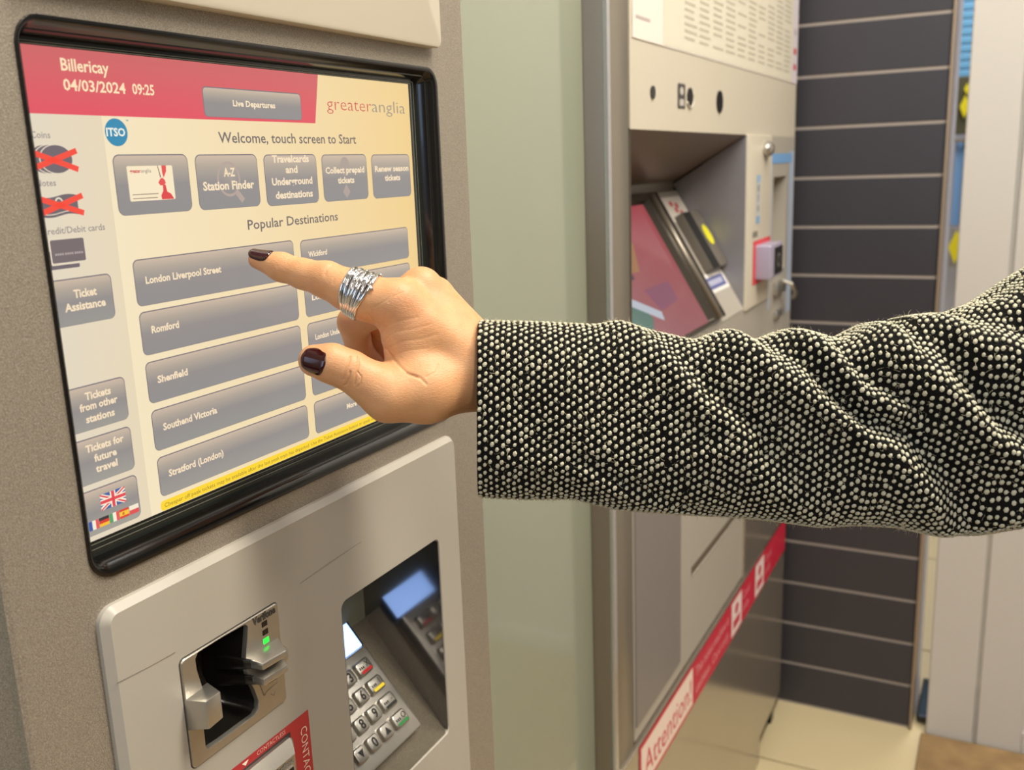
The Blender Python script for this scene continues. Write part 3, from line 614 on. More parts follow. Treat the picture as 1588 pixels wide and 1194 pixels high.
for a, b, c, d in ((1.640, 1.650, 1.145, 1.156), (1.641, 1.647, 1.128, 1.141), (1.640, 1.649, 1.112, 1.122)): f.rect(a, b, c, d, (120, 126, 128), .0002)
for q in range(3): f.rect(1.612+.012*q, 1.620+.012*q, 1.070, 1.080, (110, 104, 98))
f.build('instruction_sticker', M['print'], t2)
f = Flat(.0044); f.rect(1.614, 1.742, .990, 1.064, (222, 70, 78)); f.build('red_sticker', M['print'], t2)
sm(slab('contactless_reader', panel_rings(1.634, 1.728, .998, 1.056, .003, .004, .030, .004), [], mat('lilac reader shell', (172, 164, 186), .35, .2), t2), 30)
slab('reader_window', [(.0301, rr(1.660, 1.722, 1.004, 1.050, .002)), (.0310, rr(1.660, 1.722, 1.004, 1.050, .002))], [], M['void'], t2)
f = Flat(.0312); f.disc(1.691, 1.027, .014, .012, (110, 108, 104)); f.disc(1.691, 1.027, .009, .008, (20, 20, 20), .0002); f.build('reader_symbol', M['print'], t2)
bm = bmesh.new(); bmesh.ops.create_uvsphere(bm, u_segments=20, v_segments=12, radius=.016, matrix=Matrix.Translation((.008, 1.690, 1.214)) @ Matrix.Diagonal((.7, 1.2, .8, 1))); sm(from_bm('camera_dome', bm, M['cast'], t2), 60)
bm = bmesh.new(); tube(bm, [(.006, 1.845, .972), (.022, 1.85, .966), (.026, 1.875, .945), (.020, 1.885, .935)], .004, 8); bbox(bm, (0, 1.79, .950), (.010, 1.865, .974), .002); bbox(bm, (0, 1.80, .905), (.008, 1.850, .920), .002); sm(from_bm('coin_hatch', bm, M['cast'], t2), 40)
# lower front
box('lower_front', (-.12, 1.0445, .47), (0, 1.742, .957), M['panel'], t2, .0015)
box('inset_door', (-.002, 1.046, .490), (.0022, 1.231, .93), M['lilac'], t2, .001)
box('flap_lip', (0, 1.288, .598), (.0015, 1.742, .602), M['panel'], t2, .001)
box('flap_gap_shade', (0, 1.288, .602), (.0008, 1.742, .614), mat('flap shade', (96, 84, 70), .6), t2)  # dark strip paints the shade inside the flap's groove
box('polished_front', (-.1, 1.60, .464), (.0030, 1.957, .72), M['pol'], t2, .001)
box('polished_plinth', (-.12, .990, .0), (.0035, 1.757, .464), M['pol'], t2, .001)
box('plinth_end', (-.12, 1.757, .05), (.0020, 1.957, .464), M['pol'], t2, .001)
box('foot', (-.10, 1.90, 0), (-.004, 1.925, .05), M['dark'], t2, .002)
f = Flat(.0042); f.rect(1.048, 1.953, .388, .461, (206, 34, 66)); f.rect(1.055, 1.284, .3935, .4545, (248, 226, 214), .0002)
f.text('Attention!', 1.068, 1.275, .404, .036, (214, 62, 84), .0004, bold=.0)
f.text('This ticket machine is', 1.30, 1.492, .430, .016, (240, 170, 176), .0002, bold=0); f.text('cashless. Card only', 1.30, 1.492, .402, .016, (240, 170, 176), .0002, bold=0)
for y in (1.512, 1.684): f.rect(y, y+.068, .392, .455, (244, 226, 226), .0003)
for y in (1.520, 1.692):
    f.disc(y+.026, .435, .012, .010, (206, 60, 84), .0005); f.rect(y+.004, y+.048, .402, .418, (206, 60, 84), .0005)
for y in (1.590, 1.765): f.text('Card', y, y+.05, .430, .014, (240, 160, 170), .0002, bold=0); f.text('only', y, y+.045, .406, .014, (240, 160, 170), .0002, bold=0)
f.build('attention_strip', M['print'], t2)
# ------------------------------------------------------------------ the person: hand, ring, nails and tweed sleeve
person = empty('person', (.20, .50, 0)); person.location = (0.2095, 0.4974, 1.0625)
tag(person, "person's right hand with dark red nails and tweed coat sleeve pointing at the screen", 'person')
RV = np.array([0.889299, 0.455922, -0.035798]); UV = np.array([-0.070094, 0.213235, 0.974483]); FV = np.array([-0.451922, 0.864098, -0.221587])
Jt = dict(
 itip=(0.0079, 0.4183, 1.1539), idip=(0.0211, 0.4223, 1.1496), imid=(0.0339, 0.4256, 1.1455), ipip=(0.0473, 0.4289, 1.1421), iprx=(0.0592, 0.4319, 1.1364), ipr2=(0.0699, 0.435, 1.1313), imcp=(0.0851, 0.4421, 1.1278),
 mmcp=(0.0878, 0.4625, 1.134), rmcp=(0.0859, 0.4794, 1.1273), pmcp=(0.0836, 0.4936, 1.1194), iw=(0.1161, 0.4665, 1.092), mw=(0.1147, 0.4774, 1.0924), rw=(0.1123, 0.4859, 1.0895), pw=(0.1083, 0.4926, 1.0836),
 w0=(0.1096, 0.4753, 1.0856), w1=(0.1456, 0.4937, 1.0793),
 ttip=(0.054, 0.4045, 1.1012), tmid=(0.0625, 0.4085, 1.0993), tip_=(0.0709, 0.4135, 1.0947), tprx=(0.0788, 0.4181, 1.0878), tmcp=(0.0876, 0.4243, 1.0805), then=(0.1011, 0.4405, 1.0799), tw=(0.1127, 0.4717, 1.0833),
 web1=(0.089, 0.4441, 1.1095), web2=(0.093, 0.4428, 1.0962), fold0=(0.0833, 0.4344, 1.1013), fold1=(0.0849, 0.4328, 1.0964),
 mpip=(0.0398, 0.4609, 1.1129), mdip=(0.0348, 0.4709, 1.0945), mtip=(0.0366, 0.4834, 1.081), rpip=(0.0302, 0.4857, 1.103), rdip=(0.0305, 0.4948, 1.0835), rtip=(0.0403, 0.5038, 1.0806), ppip=(0.0334, 0.5048, 1.0987), pdip=(0.0326, 0.5092, 1.0815), ptip=(0.0419, 0.514, 1.0811), palm=(0.0888, 0.4685, 1.0968), palm2=(0.0836, 0.4628, 1.1123))
J = {k: np.array(v) for k, v in Jt.items()}
def cone(P, a, b, ra, rb):
    a = J[a].astype(np.float32); b = J[b].astype(np.float32); ba = b-a; h = ((P-a)@ba)/float(ba@ba); h = np.clip(h, 0, 1)
    q = P-a-h[..., None]*ba; return np.sqrt((q*q).sum(-1))-(ra+(rb-ra)*h)
def smin(a, b, k): h = np.clip(k-np.abs(a-b), 0, None)/k; return np.minimum(a, b)-h*h*k*.25
def chain(P, L_, k):
    d = None
    for (a, ra), (b, rb) in zip(L_[:-1], L_[1:]):
        c = cone(P, a, b, ra, rb); d = c if d is None else smin(d, c, k)
    return d
IDX = [('itip', .0052), ('idip', .0077), ('imid', .0081), ('ipip', .0099), ('iprx', .0112), ('ipr2', .0122), ('imcp', .0128)]
THB = [('ttip', .0088), ('tmid', .0104), ('tip_', .0106), ('tprx', .0116), ('tmcp', .0146)]
def hand_sdf(P):
    P = P.astype(np.float32)
    idx = chain(P, IDX, .004); th = chain(P, THB, .004)
    back = chain(P, [('imcp', .0128), ('iw', .0155)], .01)
    for a, ra, b, rb in (('mmcp', .0122, 'mw', .016), ('rmcp', .0115, 'rw', .015), ('pmcp', .0105, 'pw', .014), ('w0', .0215, 'w1', .0200), ('web1', .0150, 'web2', .0140), ('palm', .021, 'palm2', .012), ('tmcp', .0146, 'then', .0168), ('then', .0168, 'tw', .0205)):
        back = smin(back, cone(P, a, b, ra, rb), .009)
    d = smin(back, idx, .007); d = smin(d, th, .006)
    d = smin(d, cone(P, 'fold0', 'fold1', .0034, .0030), .0025)
    mid = chain(P, [('mmcp', .0118), ('mpip', .0094), ('mdip', .0080), ('mtip', .0070)], .003)
    rin = chain(P, [('rmcp', .0112), ('rpip', .0092), ('rdip', .0078), ('rtip', .0068)], .003)
    pin = chain(P, [('pmcp', .0100), ('ppip', .0080), ('pdip', .0070), ('ptip', .0062)], .003)
    fing = smin(smin(mid, rin, .0012), pin, .0012)
    return smin(d, fing, .0022)
def surface_nets(fn, lo, hi, h):
    nx_, ny_, nz_ = [int(math.ceil((b-a)/h))+1 for a, b in zip(lo, hi)]
    X_, Y_, Z_ = np.meshgrid(np.arange(nx_), np.arange(ny_), np.arange(nz_), indexing='ij')
    P = np.stack([lo[0]+X_*h, lo[1]+Y_*h, lo[2]+Z_*h], -1).astype(np.float32)
    D = np.empty(P.shape[:3], np.float32)
    for i in range(0, nx_, 24): D[i:i+24] = fn(P[i:i+24])
    s_ = D < 0; c = [(a, b, d) for a in (0, 1) for b in (0, 1) for d in (0, 1)]
    sl = lambda A, o: A[o[0]:nx_-1+o[0], o[1]:ny_-1+o[1], o[2]:nz_-1+o[2]]
    cnt = sum(sl(s_, o).astype(np.int8) for o in c); act = (cnt > 0) & (cnt < 8)
    idx = -np.ones(act.shape, np.int64); A = np.argwhere(act); idx[act] = np.arange(len(A))
    acc = np.zeros((len(A), 3)); n = np.zeros(len(A))
    for p_ in range(8):
        for q_ in range(p_+1, 8):
            a, b = c[p_], c[q_]
            if sum(abs(a[k]-b[k]) for k in range(3)) != 1: continue
            da = D[A[:, 0]+a[0], A[:, 1]+a[1], A[:, 2]+a[2]]; db = D[A[:, 0]+b[0], A[:, 1]+b[1], A[:, 2]+b[2]]
            m_ = (da < 0) != (db < 0); t = np.where(m_, da/(da-db+1e-20), 0)
            pt = np.array(a)[None]*(1-t[:, None])+np.array(b)[None]*t[:, None]; acc[m_] += pt[m_]; n[m_] += 1
    V = (A+acc/n[:, None])*h+np.array(lo); F = []
    for ax in range(3):
        o1 = [0, 0, 0]; o1[ax] = 1; u = (ax+1) % 3; v = (ax+2) % 3
        sA = s_[tuple(slice(0, (nx_, ny_, nz_)[k]-(1 if k == ax else 0)) for k in range(3))]
        sB = s_[tuple(slice(1 if k == ax else 0, None) for k in range(3))]
        E_ = np.argwhere(sA != sB); ok = (E_[:, u] > 0) & (E_[:, v] > 0) & (E_[:, u] < (nx_, ny_, nz_)[u]-1) & (E_[:, v] < (nx_, ny_, nz_)[v]-1); E_ = E_[ok]
        fl = sA[tuple(E_.T)]
        def g(du, dv): Q = E_.copy(); Q[:, u] -= du; Q[:, v] -= dv; return idx[tuple(Q.T)]
        q = np.stack([g(0, 0), g(1, 0), g(1, 1), g(0, 1)], 1); q[~fl] = q[~fl][:, ::-1]; F.append(q)
    return V, np.concatenate(F)
pts_ = np.array([J[k] for k in J if k not in ('w1',)]+[J['w0']+(J['w1']-J['w0'])*.55])
lo = pts_.min(0)-.026; hi = pts_.max(0)+.026
V, F = surface_nets(hand_sdf, lo, hi, .00085)
me = bpy.data.meshes.new('hand'); me.from_pydata(V.tolist(), [], F.tolist())
ho = link('hand', me); md = ho.modifiers.new('s', 'SMOOTH'); md.iterations = 4; md.factor = .5; ss = ho.modifiers.new('ss', 'SUBSURF'); ss.levels = 1; ss.render_levels = 1
me2 = bpy.data.meshes.new_from_object(ho.evaluated_get(bpy.context.evaluated_depsgraph_get())); bpy.data.objects.remove(ho)
nv = len(me2.vertices); V = np.empty(nv*3, np.float32); me2.vertices.foreach_get('co', V); V = V.reshape(-1, 3)
Nn = np.empty(nv*3, np.float32); me2.vertices.foreach_get('normal', Nn); Nn = Nn.reshape(-1, 3)
# creases and knuckle relief: dents that follow lines on the skin
P0 = np.array((0.0763, 0.4306, 1.1189))
pr = (V-P0)@RV; pu = (V-P0)@UV; front = np.clip(-(Nn@FV), 0, 1)
disp_ = np.zeros(nv, np.float32)
CR = [(0.0005, 0.00055, [(-0.01034, -0.01945), (-0.01085, -0.02287), (-0.01279, -0.02775), (-0.01401, -0.0315)]), (0.0005, 0.0006, [(-0.00999, -0.02736), (-0.01052, -0.03014), (-0.01202, -0.03358), (-0.01346, -0.03476)]), (0.0005, 0.0005, [(-0.0064, -0.01941), (-0.00586, -0.02361), (-0.00643, -0.02671), (-0.00726, -0.03012), (-0.00789, -0.03394)]), (0.0004, 0.0004, [(-0.00623, -0.0274), (-0.0043, -0.0301), (-0.00481, -0.03361), (-0.00623, -0.03562)]), (0.001, 0.00022, [(-0.02335, 0.03141), (-0.02577, 0.02897), (-0.02626, 0.02606)]), (0.0009, 0.0002, [(-0.01806, 0.0271), (-0.02101, 0.02411), (-0.0219, 0.02121)]), (0.0008, 0.0005, [(0.00652, -0.0145), (0.01175, -0.02097), (0.0195, -0.02808), (0.02467, -0.03003)]), (0.0008, 0.0004, [(0.0195, -0.02808), (0.02661, -0.03069), (0.02985, -0.03386)]), (0.0008, 0.00014, [(0.00332, -0.00671), (0.00915, -0.00156), (0.01824, 0.00103), (0.02463, 0.00239)]), (0.0008, 0.00013, [(0.00528, -0.01063), (0.01299, -0.00543), (0.02207, -0.00408), (0.03116, -0.00148)]), (0.0008, 0.00013, [(0.00787, -0.01445), (0.01687, -0.01061), (0.0273, -0.00931), (0.03504, -0.00667)]), (0.0008, 0.00012, [(0.00913, -0.019), (0.0195, -0.01575), (0.02984, -0.01445)]), (0.0005, 0.00018, [(-0.00255, 0.00427), (0.00069, -0.00024), (-0.0012, -0.00411)]), (0.0005, 0.00018, [(0.00917, 0.01014), (0.01174, 0.0134), (0.0169, 0.01595)]), (0.0005, 0.00018, [(0.00142, 0.00759), (0.0091, 0.01209), (0.01428, 0.01792)]), (0.0006, 0.0002, [(0.02986, -0.03004), (0.03501, -0.02739), (0.03609, -0.02356)])]
for (w_, dep, L_) in CR:
    dmin = np.full(nv, 1e9, np.float32)
    for (a, b) in zip(L_[:-1], L_[1:]):
        a = np.array(a); b = np.array(b); q = b-a; h = np.clip(((pr-a[0])*q[0]+(pu-a[1])*q[1])/(q@q), 0, 1)
        dmin = np.minimum(dmin, np.hypot(pr-a[0]-h*q[0], pu-a[1]-h*q[1]))
    disp_ -= 1.1*dep*np.exp(-(dmin/w_)**2)
V = V+Nn*(disp_*np.clip(front*2.5, 0, 1))[:, None]
me2.vertices.foreach_set('co', V.ravel())
# natural flush at knuckles and fingertips; deeper red on the curled finger joints
C3 = np.tile(np.array([.71, .385, .19]), (nv, 1)); RED = np.array([.60, .235, .14])
for k, r, a in (('imcp', .012, .40), ('ipip', .008, .30), ('tip_', .012, .22), ('ttip', .010, .35), ('itip', .008, .35), ('mpip', .014, .25), ('mdip', .016, .75), ('rdip', .018, .85), ('ppip', .02, .8), ('mmcp', .010, .25), ('idip', .006, .2)):
    c = J[k].copy()
    if k == 'imcp': c = np.array((0.104, 0.4272, 1.1257))
    wgt = a*np.exp(-((V-c)**2).sum(1)/(r*r)); C3 = C3*(1-wgt[:, None])+RED*wgt[:, None]
at = me2.color_attributes.new('col', 'FLOAT_COLOR', 'POINT'); at.data.foreach_set('color', np.concatenate([C3, np.ones((nv, 1))], 1).astype(np.float32).ravel())
me2.polygons.foreach_set('use_smooth', [True]*len(me2.polygons))
skin = bpy.data.materials.new('skin'); skin.use_nodes = True; t = skin.node_tree; b = t.nodes['Principled BSDF']
a_ = t.nodes.new('ShaderNodeAttribute'); a_.attribute_name = 'col'; tcn = t.nodes.new('ShaderNodeTexCoord')
n1 = t.nodes.new('ShaderNodeTexNoise'); n1.inputs['Scale'].default_value = 90; n1.inputs['Detail'].default_value = 5; t.links.new(tcn.outputs['Object'], n1.inputs['Vector'])
mx = t.nodes.new('ShaderNodeMix'); mx.data_type = 'RGBA'; mx.blend_type = 'MULTIPLY'; mx.inputs[0].default_value = .35
rr_ = t.nodes.new('ShaderNodeValToRGB'); rr_.color_ramp.elements[0].position = .35; rr_.color_ramp.elements[0].color = (.86, .70, .62, 1); rr_.color_ramp.elements[1].position = .65; rr_.color_ramp.elements[1].color = (1, 1, 1, 1)
t.links.new(n1.outputs['Fac'], rr_.inputs[0]); t.links.new(a_.outputs['Color'], mx.inputs[6]); t.links.new(rr_.outputs[0], mx.inputs[7]); t.links.new(mx.outputs[2], b.inputs['Base Color'])
mpn = t.nodes.new('ShaderNodeMapping'); mpn.inputs['Rotation'].default_value = (.5, .3, .7); mpn.inputs['Scale'].default_value = (1, 1, 2.6); t.links.new(tcn.outputs['Object'], mpn.inputs['Vector'])
v1 = t.nodes.new('ShaderNodeTexVoronoi'); v1.feature = 'DISTANCE_TO_EDGE'; v1.inputs['Scale'].default_value = 420; t.links.new(mpn.outputs[0], v1.inputs['Vector'])
n2 = t.nodes.new('ShaderNodeTexNoise'); n2.inputs['Scale'].default_value = 500; n2.inputs['Detail'].default_value = 6; t.links.new(mpn.outputs[0], n2.inputs['Vector'])
ad = t.nodes.new('ShaderNodeMath'); ad.operation = 'MULTIPLY_ADD'; ad.inputs[1].default_value = .9; t.links.new(v1.outputs['Distance'], ad.inputs[0]); t.links.new(n2.outputs['Fac'], ad.inputs[2])
bp = t.nodes.new('ShaderNodeBump'); bp.inputs['Strength'].default_value = .30; bp.inputs['Distance'].default_value = .0006; t.links.new(ad.outputs[0], bp.inputs['Height']); t.links.new(bp.outputs[0], b.inputs['Normal'])
b.inputs['Roughness'].default_value = .46; b.inputs['Specular IOR Level'].default_value = .4; b.inputs['Subsurface Weight'].default_value = .22; b.inputs['Subsurface Radius'].default_value = (1, .35, .2); b.inputs['Subsurface Scale'].default_value = .004
me2.materials.append(skin); me2.name = 'hand'; hand = link('hand', me2, person)

# nails
polish = mat('dark red nail polish', (50, 5, 10), .10, 0, .1, 40, coat=.3)
def march(o_, d_, far=.03):
    t_ = 0.0
    for _ in range(60):
        s_ = float(hand_sdf(np.array([o_+d_*t_]))[0]); t_ -= s_
        if abs(s_) < 1e-5: break
        if t_ < -far: break
    return o_+d_*t_
def nail(name, A, Bv, N_, s0, s1, wmax, lift, tipw, par):
    """patch over the axis A (towards tip) with normal N_, s from s0 (cuticle) to s1 (free edge)"""
    ax = (Bv-A)/np.linalg.norm(Bv-A); N_ = N_-ax*(N_@ax); N_ /= np.linalg.norm(N_); Sd = np.cross(ax, N_)
    ns, nw = 15, 13; V = []; F = []
    P_ = []
    for i in range(ns):
        u = i/(ns-1)*2-1
        w_ = (1-abs(u)**(3.2 if u > 0 else 2.4))**(1/2.6) if abs(u) < 1 else 0
        w_ = max(w_, .02)
        for j in range(nw):
            v_ = (j/(nw-1)*2-1); ang = wmax*v_*w_; s_ = s0+(s1-s0)*(u+1)/2
            d_ = N_*math.cos(ang)+Sd*math.sin(ang); P_.append((A+ax*s_, d_, u, v_, w_))
    o0 = np.array([p[0]+p[1]*.02 for p in P_]); dd = np.array([p[1] for p in P_]); t_ = np.zeros(len(P_))
    for _ in range(80): t_ += np.maximum(hand_sdf(o0-dd*t_[:, None]), -.001)*.8; t_ = np.minimum(t_, .02-tipw)
    dist = .02-t_; uu = np.array([p[2] for p in P_]); vv = np.array([p[3]*p[4] for p in P_]); A_ = np.stack([np.ones_like(uu), uu, uu**2, vv**2], 1)
    dist = A_@np.linalg.lstsq(A_, dist, rcond=None)[0]; S_ = o0-dd*(.02-dist)[:, None]
    for k, p in enumerate(P_):
        e_ = max(abs(p[2]), abs(p[3])); l_ = lift*(1-max(0, (e_-.72)/.28)**2*1.3)
        V.append(S_[k]+p[1]*l_)
    for i in range(ns-1):
        for j in range(nw-1): a = i*nw+j; F.append((a, a+1, a+nw+1, a+nw))
    n0 = len(V); V += [v-P_[k][1]*.0010 for k, v in enumerate(V)]; F += [tuple(n0+q for q in f[::-1]) for f in list(F)]
    br = [j for j in range(nw)]+[i*nw+nw-1 for i in range(1, ns)]+[(ns-1)*nw+j for j in range(nw-2, -1, -1)]+[i*nw for i in range(ns-2, 0, -1)]
    F += [(br[k], br[(k+1) % len(br)], n0+br[(k+1) % len(br)], n0+br[k]) for k in range(len(br))]
    o = mk(name, V, F, polish, par, True); ms = o.modifiers.new('s', 'SUBSURF'); ms.levels = 1; ms.render_levels = 2; return o
nail('fingernail', J['itip'], J['itip']+(J['itip']-J['idip']), UV*.84-FV*.54-RV*.05, -.0088, .0054, 1.15, .0011, .0046, hand)
nail('fingernail', J['ttip'], J['ttip']+(J['ttip']-J['tmid'])+UV*.001, -FV*.97+UV*.03, -.0085, .0062, .90, .0006, .0080, hand)

# silver ring of intertwined bands
silver_in = mat('dulled silver inside', (120, 118, 116), .25, 1.0, .1, 300)
silver = mat('bright silver', (226, 226, 228), .10, 1.0, .03, 300)
Ra = np.array((0.0612, 0.4327, 1.1351)); Rb = np.array((0.0699, 0.435, 1.1313)); rax = (Rb-Ra)/np.linalg.norm(Rb-Ra)
RT = UV*.9-FV*.25; RT = RT-rax*(RT@rax); RT /= np.linalg.norm(RT); RS = np.cross(rax, RT)
if RS@FV > 0: RS = -RS                                   # RS points towards the viewer's side of the finger
ring_o = empty('ring'); ring_o.parent = person; ring_o.location = Vector(Ra)-person.location
tag(ring_o, 'silver ring of several intertwined bands')
Rc = np.array((0.0652, 0.4337, 1.1335))
th_ = np.linspace(0, 2*math.pi, 73)
Vr = []; Fr = []
for side in (-1, 1):
    o1 = []; d1 = []
    for a in th_[:-1]:
        top_ = .5+.5*math.cos(a-.35); o1.append(Rc+rax*side*(.0020+.0046*top_)); d1.append(RT*math.cos(a)+RS*math.sin(a))
    o1 = np.array(o1); d1 = np.array(d1); t1_ = np.full(len(o1), .004)
    for _ in range(60): t1_ = t1_-hand_sdf(o1+d1*t1_[:, None])*.9
    t1_ = np.clip(t1_, .009, .0145); t1_ = .5*t1_+.5*t1_.mean()
    Vr += list(o1+d1*(t1_+.0004)[:, None])
nr = len(th_)-1
Fr = [(k, (k+1) % nr, nr+(k+1) % nr, nr+k) for k in range(nr)]
sh = mk('band_lining', Vr, Fr, silver_in, ring_o, True); so = sh.modifiers.new('t', 'SOLIDIFY'); so.thickness = .0006
for bi in range(7):
    fr_ = (bi-3)/3.0; pts = []
    offs = []; dirs = []
    for a in th_:
        top_ = .5+.5*math.cos(a-.35); off = fr_*(.0022+.0052*top_)+.0005*math.sin(3*a+bi*1.9)*top_
        offs.append(off); dirs.append(RT*math.cos(a)+RS*math.sin(a))
    o0 = np.array([Rc+rax*of for of in offs]); dd = np.array(dirs); t_ = np.full(len(th_), .004)
    for _ in range(60): t_ = t_-hand_sdf(o0+dd*t_[:, None])*.9*np.sign(1)
    t_ = np.clip(t_, .009, .0145); t_ = .5*t_+.5*np.mean(t_)
    bm = bmesh.new(); tube(bm, [o0[k]+dd[k]*(t_[k]+.0004+.0007*(.5+.5*math.sin(2*th_[k]+bi*2.2))*(.5+.5*math.cos(th_[k]))) for k in range(len(th_))], [.00085+.00030*(.5+.5*math.cos(th_[k]-.3))*(1+.12*math.sin(5*th_[k]+bi)) for k in range(len(th_))], 8, cap=False)
    # pointed leaf end on the back-of-hand side
    k0 = [4, 66, 8, 70, 3, 68, 9][bi]; p0 = o0[k0]+dd[k0]*(t_[k0]+.001); dr = rax*(.0030 if bi > 3 else -.0012*(bi % 2))+dd[k0]*.0012-RT*(.0022 if bi == 6 else 0)
    tube(bm, [p0-dr*.6, p0, p0+dr*.5, p0+dr], [.0004, .0011, .0008, .0001], 6)
    from_bm('band', bm, silver, ring_o, True)

# ---------------- sleeve
ST = [((0.1172, 0.4724, 1.0632), 0.0508, 0.037, 744), ((0.1214, 0.4741, 1.063), 0.05079, 0.03786, 756), ((0.1256, 0.4757, 1.0628), 0.05078, 0.03871, 768), ((0.1298, 0.4774, 1.0626), 0.05076, 0.03957, 780), ((0.134, 0.479, 1.0624), 0.05075, 0.04043, 792), ((0.1382, 0.4807, 1.0622), 0.05074, 0.04107, 804), ((0.1424, 0.4824, 1.062), 0.05073, 0.04128, 816), ((0.1466, 0.484, 1.0619), 0.05064, 0.0415, 828), ((0.1508, 0.4857, 1.0618), 0.0505, 0.04171, 840), ((0.1549, 0.4874, 1.0617), 0.05037, 0.04192, 852), ((0.1591, 0.489, 1.0615), 0.05018, 0.04214, 864), ((0.1633, 0.4907, 1.0614), 0.04997, 0.04235, 876), ((0.1674, 0.4923, 1.0612), 0.04982, 0.04256, 888), ((0.1716, 0.4938, 1.0605), 0.05018, 0.04278, 900), ((0.1758, 0.4954, 1.0598), 0.05054, 0.04299, 912), ((0.18, 0.4969, 1.0592), 0.05105, 0.0432, 924), ((0.1841, 0.4985, 1.0591), 0.05202, 0.04342, 936), ((0.1882, 0.5002, 1.059), 0.05299, 0.04363, 948), ((0.1924, 0.5017, 1.0585), 0.05321, 0.04384, 960), ((0.1965, 0.5032, 1.0577), 0.05269, 0.04406, 972), ((0.2007, 0.5047, 1.0568), 0.05217, 0.04427, 984), ((0.2048, 0.5061, 1.056), 0.05165, 0.04448, 996), ((0.209, 0.5074, 1.0552), 0.05113, 0.0447, 1008), ((0.2133, 0.5086, 1.0546), 0.05065, 0.04491, 1020), ((0.2175, 0.5098, 1.054), 0.05017, 0.04512, 1032), ((0.2217, 0.511, 1.0534), 0.04969, 0.04534, 1044), ((0.2259, 0.5122, 1.0528), 0.04921, 0.04555, 1056), ((0.2301, 0.5134, 1.0522), 0.04873, 0.04576, 1068), ((0.2342, 0.5148, 1.0525), 0.04916, 0.04597, 1080), ((0.2382, 0.5162, 1.0533), 0.05003, 0.04619, 1092), ((0.2423, 0.5177, 1.054), 0.05092, 0.0464, 1104), ((0.2463, 0.5191, 1.0547), 0.05185, 0.04661, 1116), ((0.2504, 0.5203, 1.0543), 0.05167, 0.04683, 1128), ((0.2546, 0.5214, 1.0533), 0.05095, 0.04704, 1140), ((0.2587, 0.5225, 1.0524), 0.05024, 0.04725, 1152), ((0.2628, 0.5235, 1.0515), 0.04952, 0.04747, 1164), ((0.2669, 0.5248, 1.0517), 0.04991, 0.04768, 1176), ((0.2709, 0.5262, 1.0523), 0.05092, 0.04789, 1188), ((0.2748, 0.5276, 1.0529), 0.05194, 0.04811, 1200), ((0.2788, 0.529, 1.0535), 0.05295, 0.04832, 1212), ((0.2828, 0.5302, 1.0533), 0.05313, 0.04853, 1224), ((0.2869, 0.5313, 1.0528), 0.05303, 0.04875, 1236), ((0.2909, 0.5325, 1.0523), 0.05293, 0.04896, 1248), ((0.2949, 0.5336, 1.0517), 0.0524, 0.04917, 1260), ((0.2989, 0.5346, 1.051), 0.05143, 0.04939, 1272), ((0.3029, 0.5357, 1.0502), 0.05047, 0.0496, 1284), ((0.3068, 0.537, 1.0506), 0.0507, 0.04981, 1296), ((0.3106, 0.5384, 1.0519), 0.05179, 0.05003, 1308), ((0.3145, 0.5399, 1.0531), 0.05287, 0.05024, 1320), ((0.3183, 0.5413, 1.0541), 0.05395, 0.05045, 1332), ((0.3221, 0.5427, 1.0551), 0.05502, 0.05066, 1344), ((0.326, 0.5439, 1.0549), 0.05488, 0.05088, 1356), ((0.33, 0.5448, 1.0536), 0.05352, 0.05109, 1368), ((0.3338, 0.5461, 1.0541), 0.0547, 0.0513, 1380), ((0.3376, 0.5476, 1.0558), 0.05706, 0.05152, 1392), ((0.3414, 0.5487, 1.0558), 0.05779, 0.05173, 1404), ((0.3453, 0.5499, 1.0557), 0.05837, 0.05194, 1416), ((0.3491, 0.551, 1.0556), 0.05885, 0.05216, 1428), ((0.3529, 0.552, 1.0551), 0.05837, 0.05237, 1440), ((0.3568, 0.5531, 1.0546), 0.05788, 0.05258, 1452), ((0.3605, 0.5543, 1.0549), 0.05822, 0.0528, 1464), ((0.3642, 0.5556, 1.056), 0.05938, 0.05301, 1476), ((0.3679, 0.557, 1.0572), 0.06033, 0.05322, 1488), ((0.3716, 0.5584, 1.0583), 0.06068, 0.05344, 1500), ((0.3753, 0.5597, 1.0593), 0.06102, 0.05365, 1512), ((0.379, 0.5611, 1.0604), 0.06136, 0.05386, 1524), ((0.3826, 0.5625, 1.0622), 0.06221, 0.05408, 1536), ((0.3862, 0.564, 1.0639), 0.06305, 0.05429, 1548), ((0.3897, 0.5655, 1.0656), 0.06394, 0.0545, 1560), ((0.3933, 0.567, 1.0674), 0.06486, 0.05472, 1572), ((0.3969, 0.5684, 1.0692), 0.06578, 0.05493, 1584), ((0.4004, 0.5697, 1.0709), 0.06668, 0.05526, 1596), ((0.404, 0.5708, 1.0725), 0.06756, 0.05564, 1608), ((0.4075, 0.572, 1.074), 0.06843, 0.05603, 1620), ((0.411, 0.5731, 1.0756), 0.0693, 0.05641, 1632), ((0.4192, 0.5757, 1.079), 0.07118, 0.05731, 1660), ((0.4308, 0.5791, 1.0832), 0.07352, 0.05859, 1700), ((0.4479, 0.5841, 1.0894), 0.07695, 0.06051, 1760), ((0.4675, 0.5896, 1.0963), 0.08109, 0.06276, 1830), ((0.4866, 0.5948, 1.1031), 0.08511, 0.065, 1900), ((0.537, 0.6043, 1.1276), 0.09246, 0.065, 2100), ((0.5935, 0.6122, 1.1559), 0.10036, 0.065, 2350), ((0.6428, 0.6156, 1.1814), 0.10681, 0.065, 2600)]            # stations: centre, half height, half depth
ns_ = len(ST); Cs = np.array([s[0] for s in ST]); HY = np.array([s[1] for s in ST]); HZ = np.array([s[2] for s in ST])
xs = np.array([s[3] for s in ST])
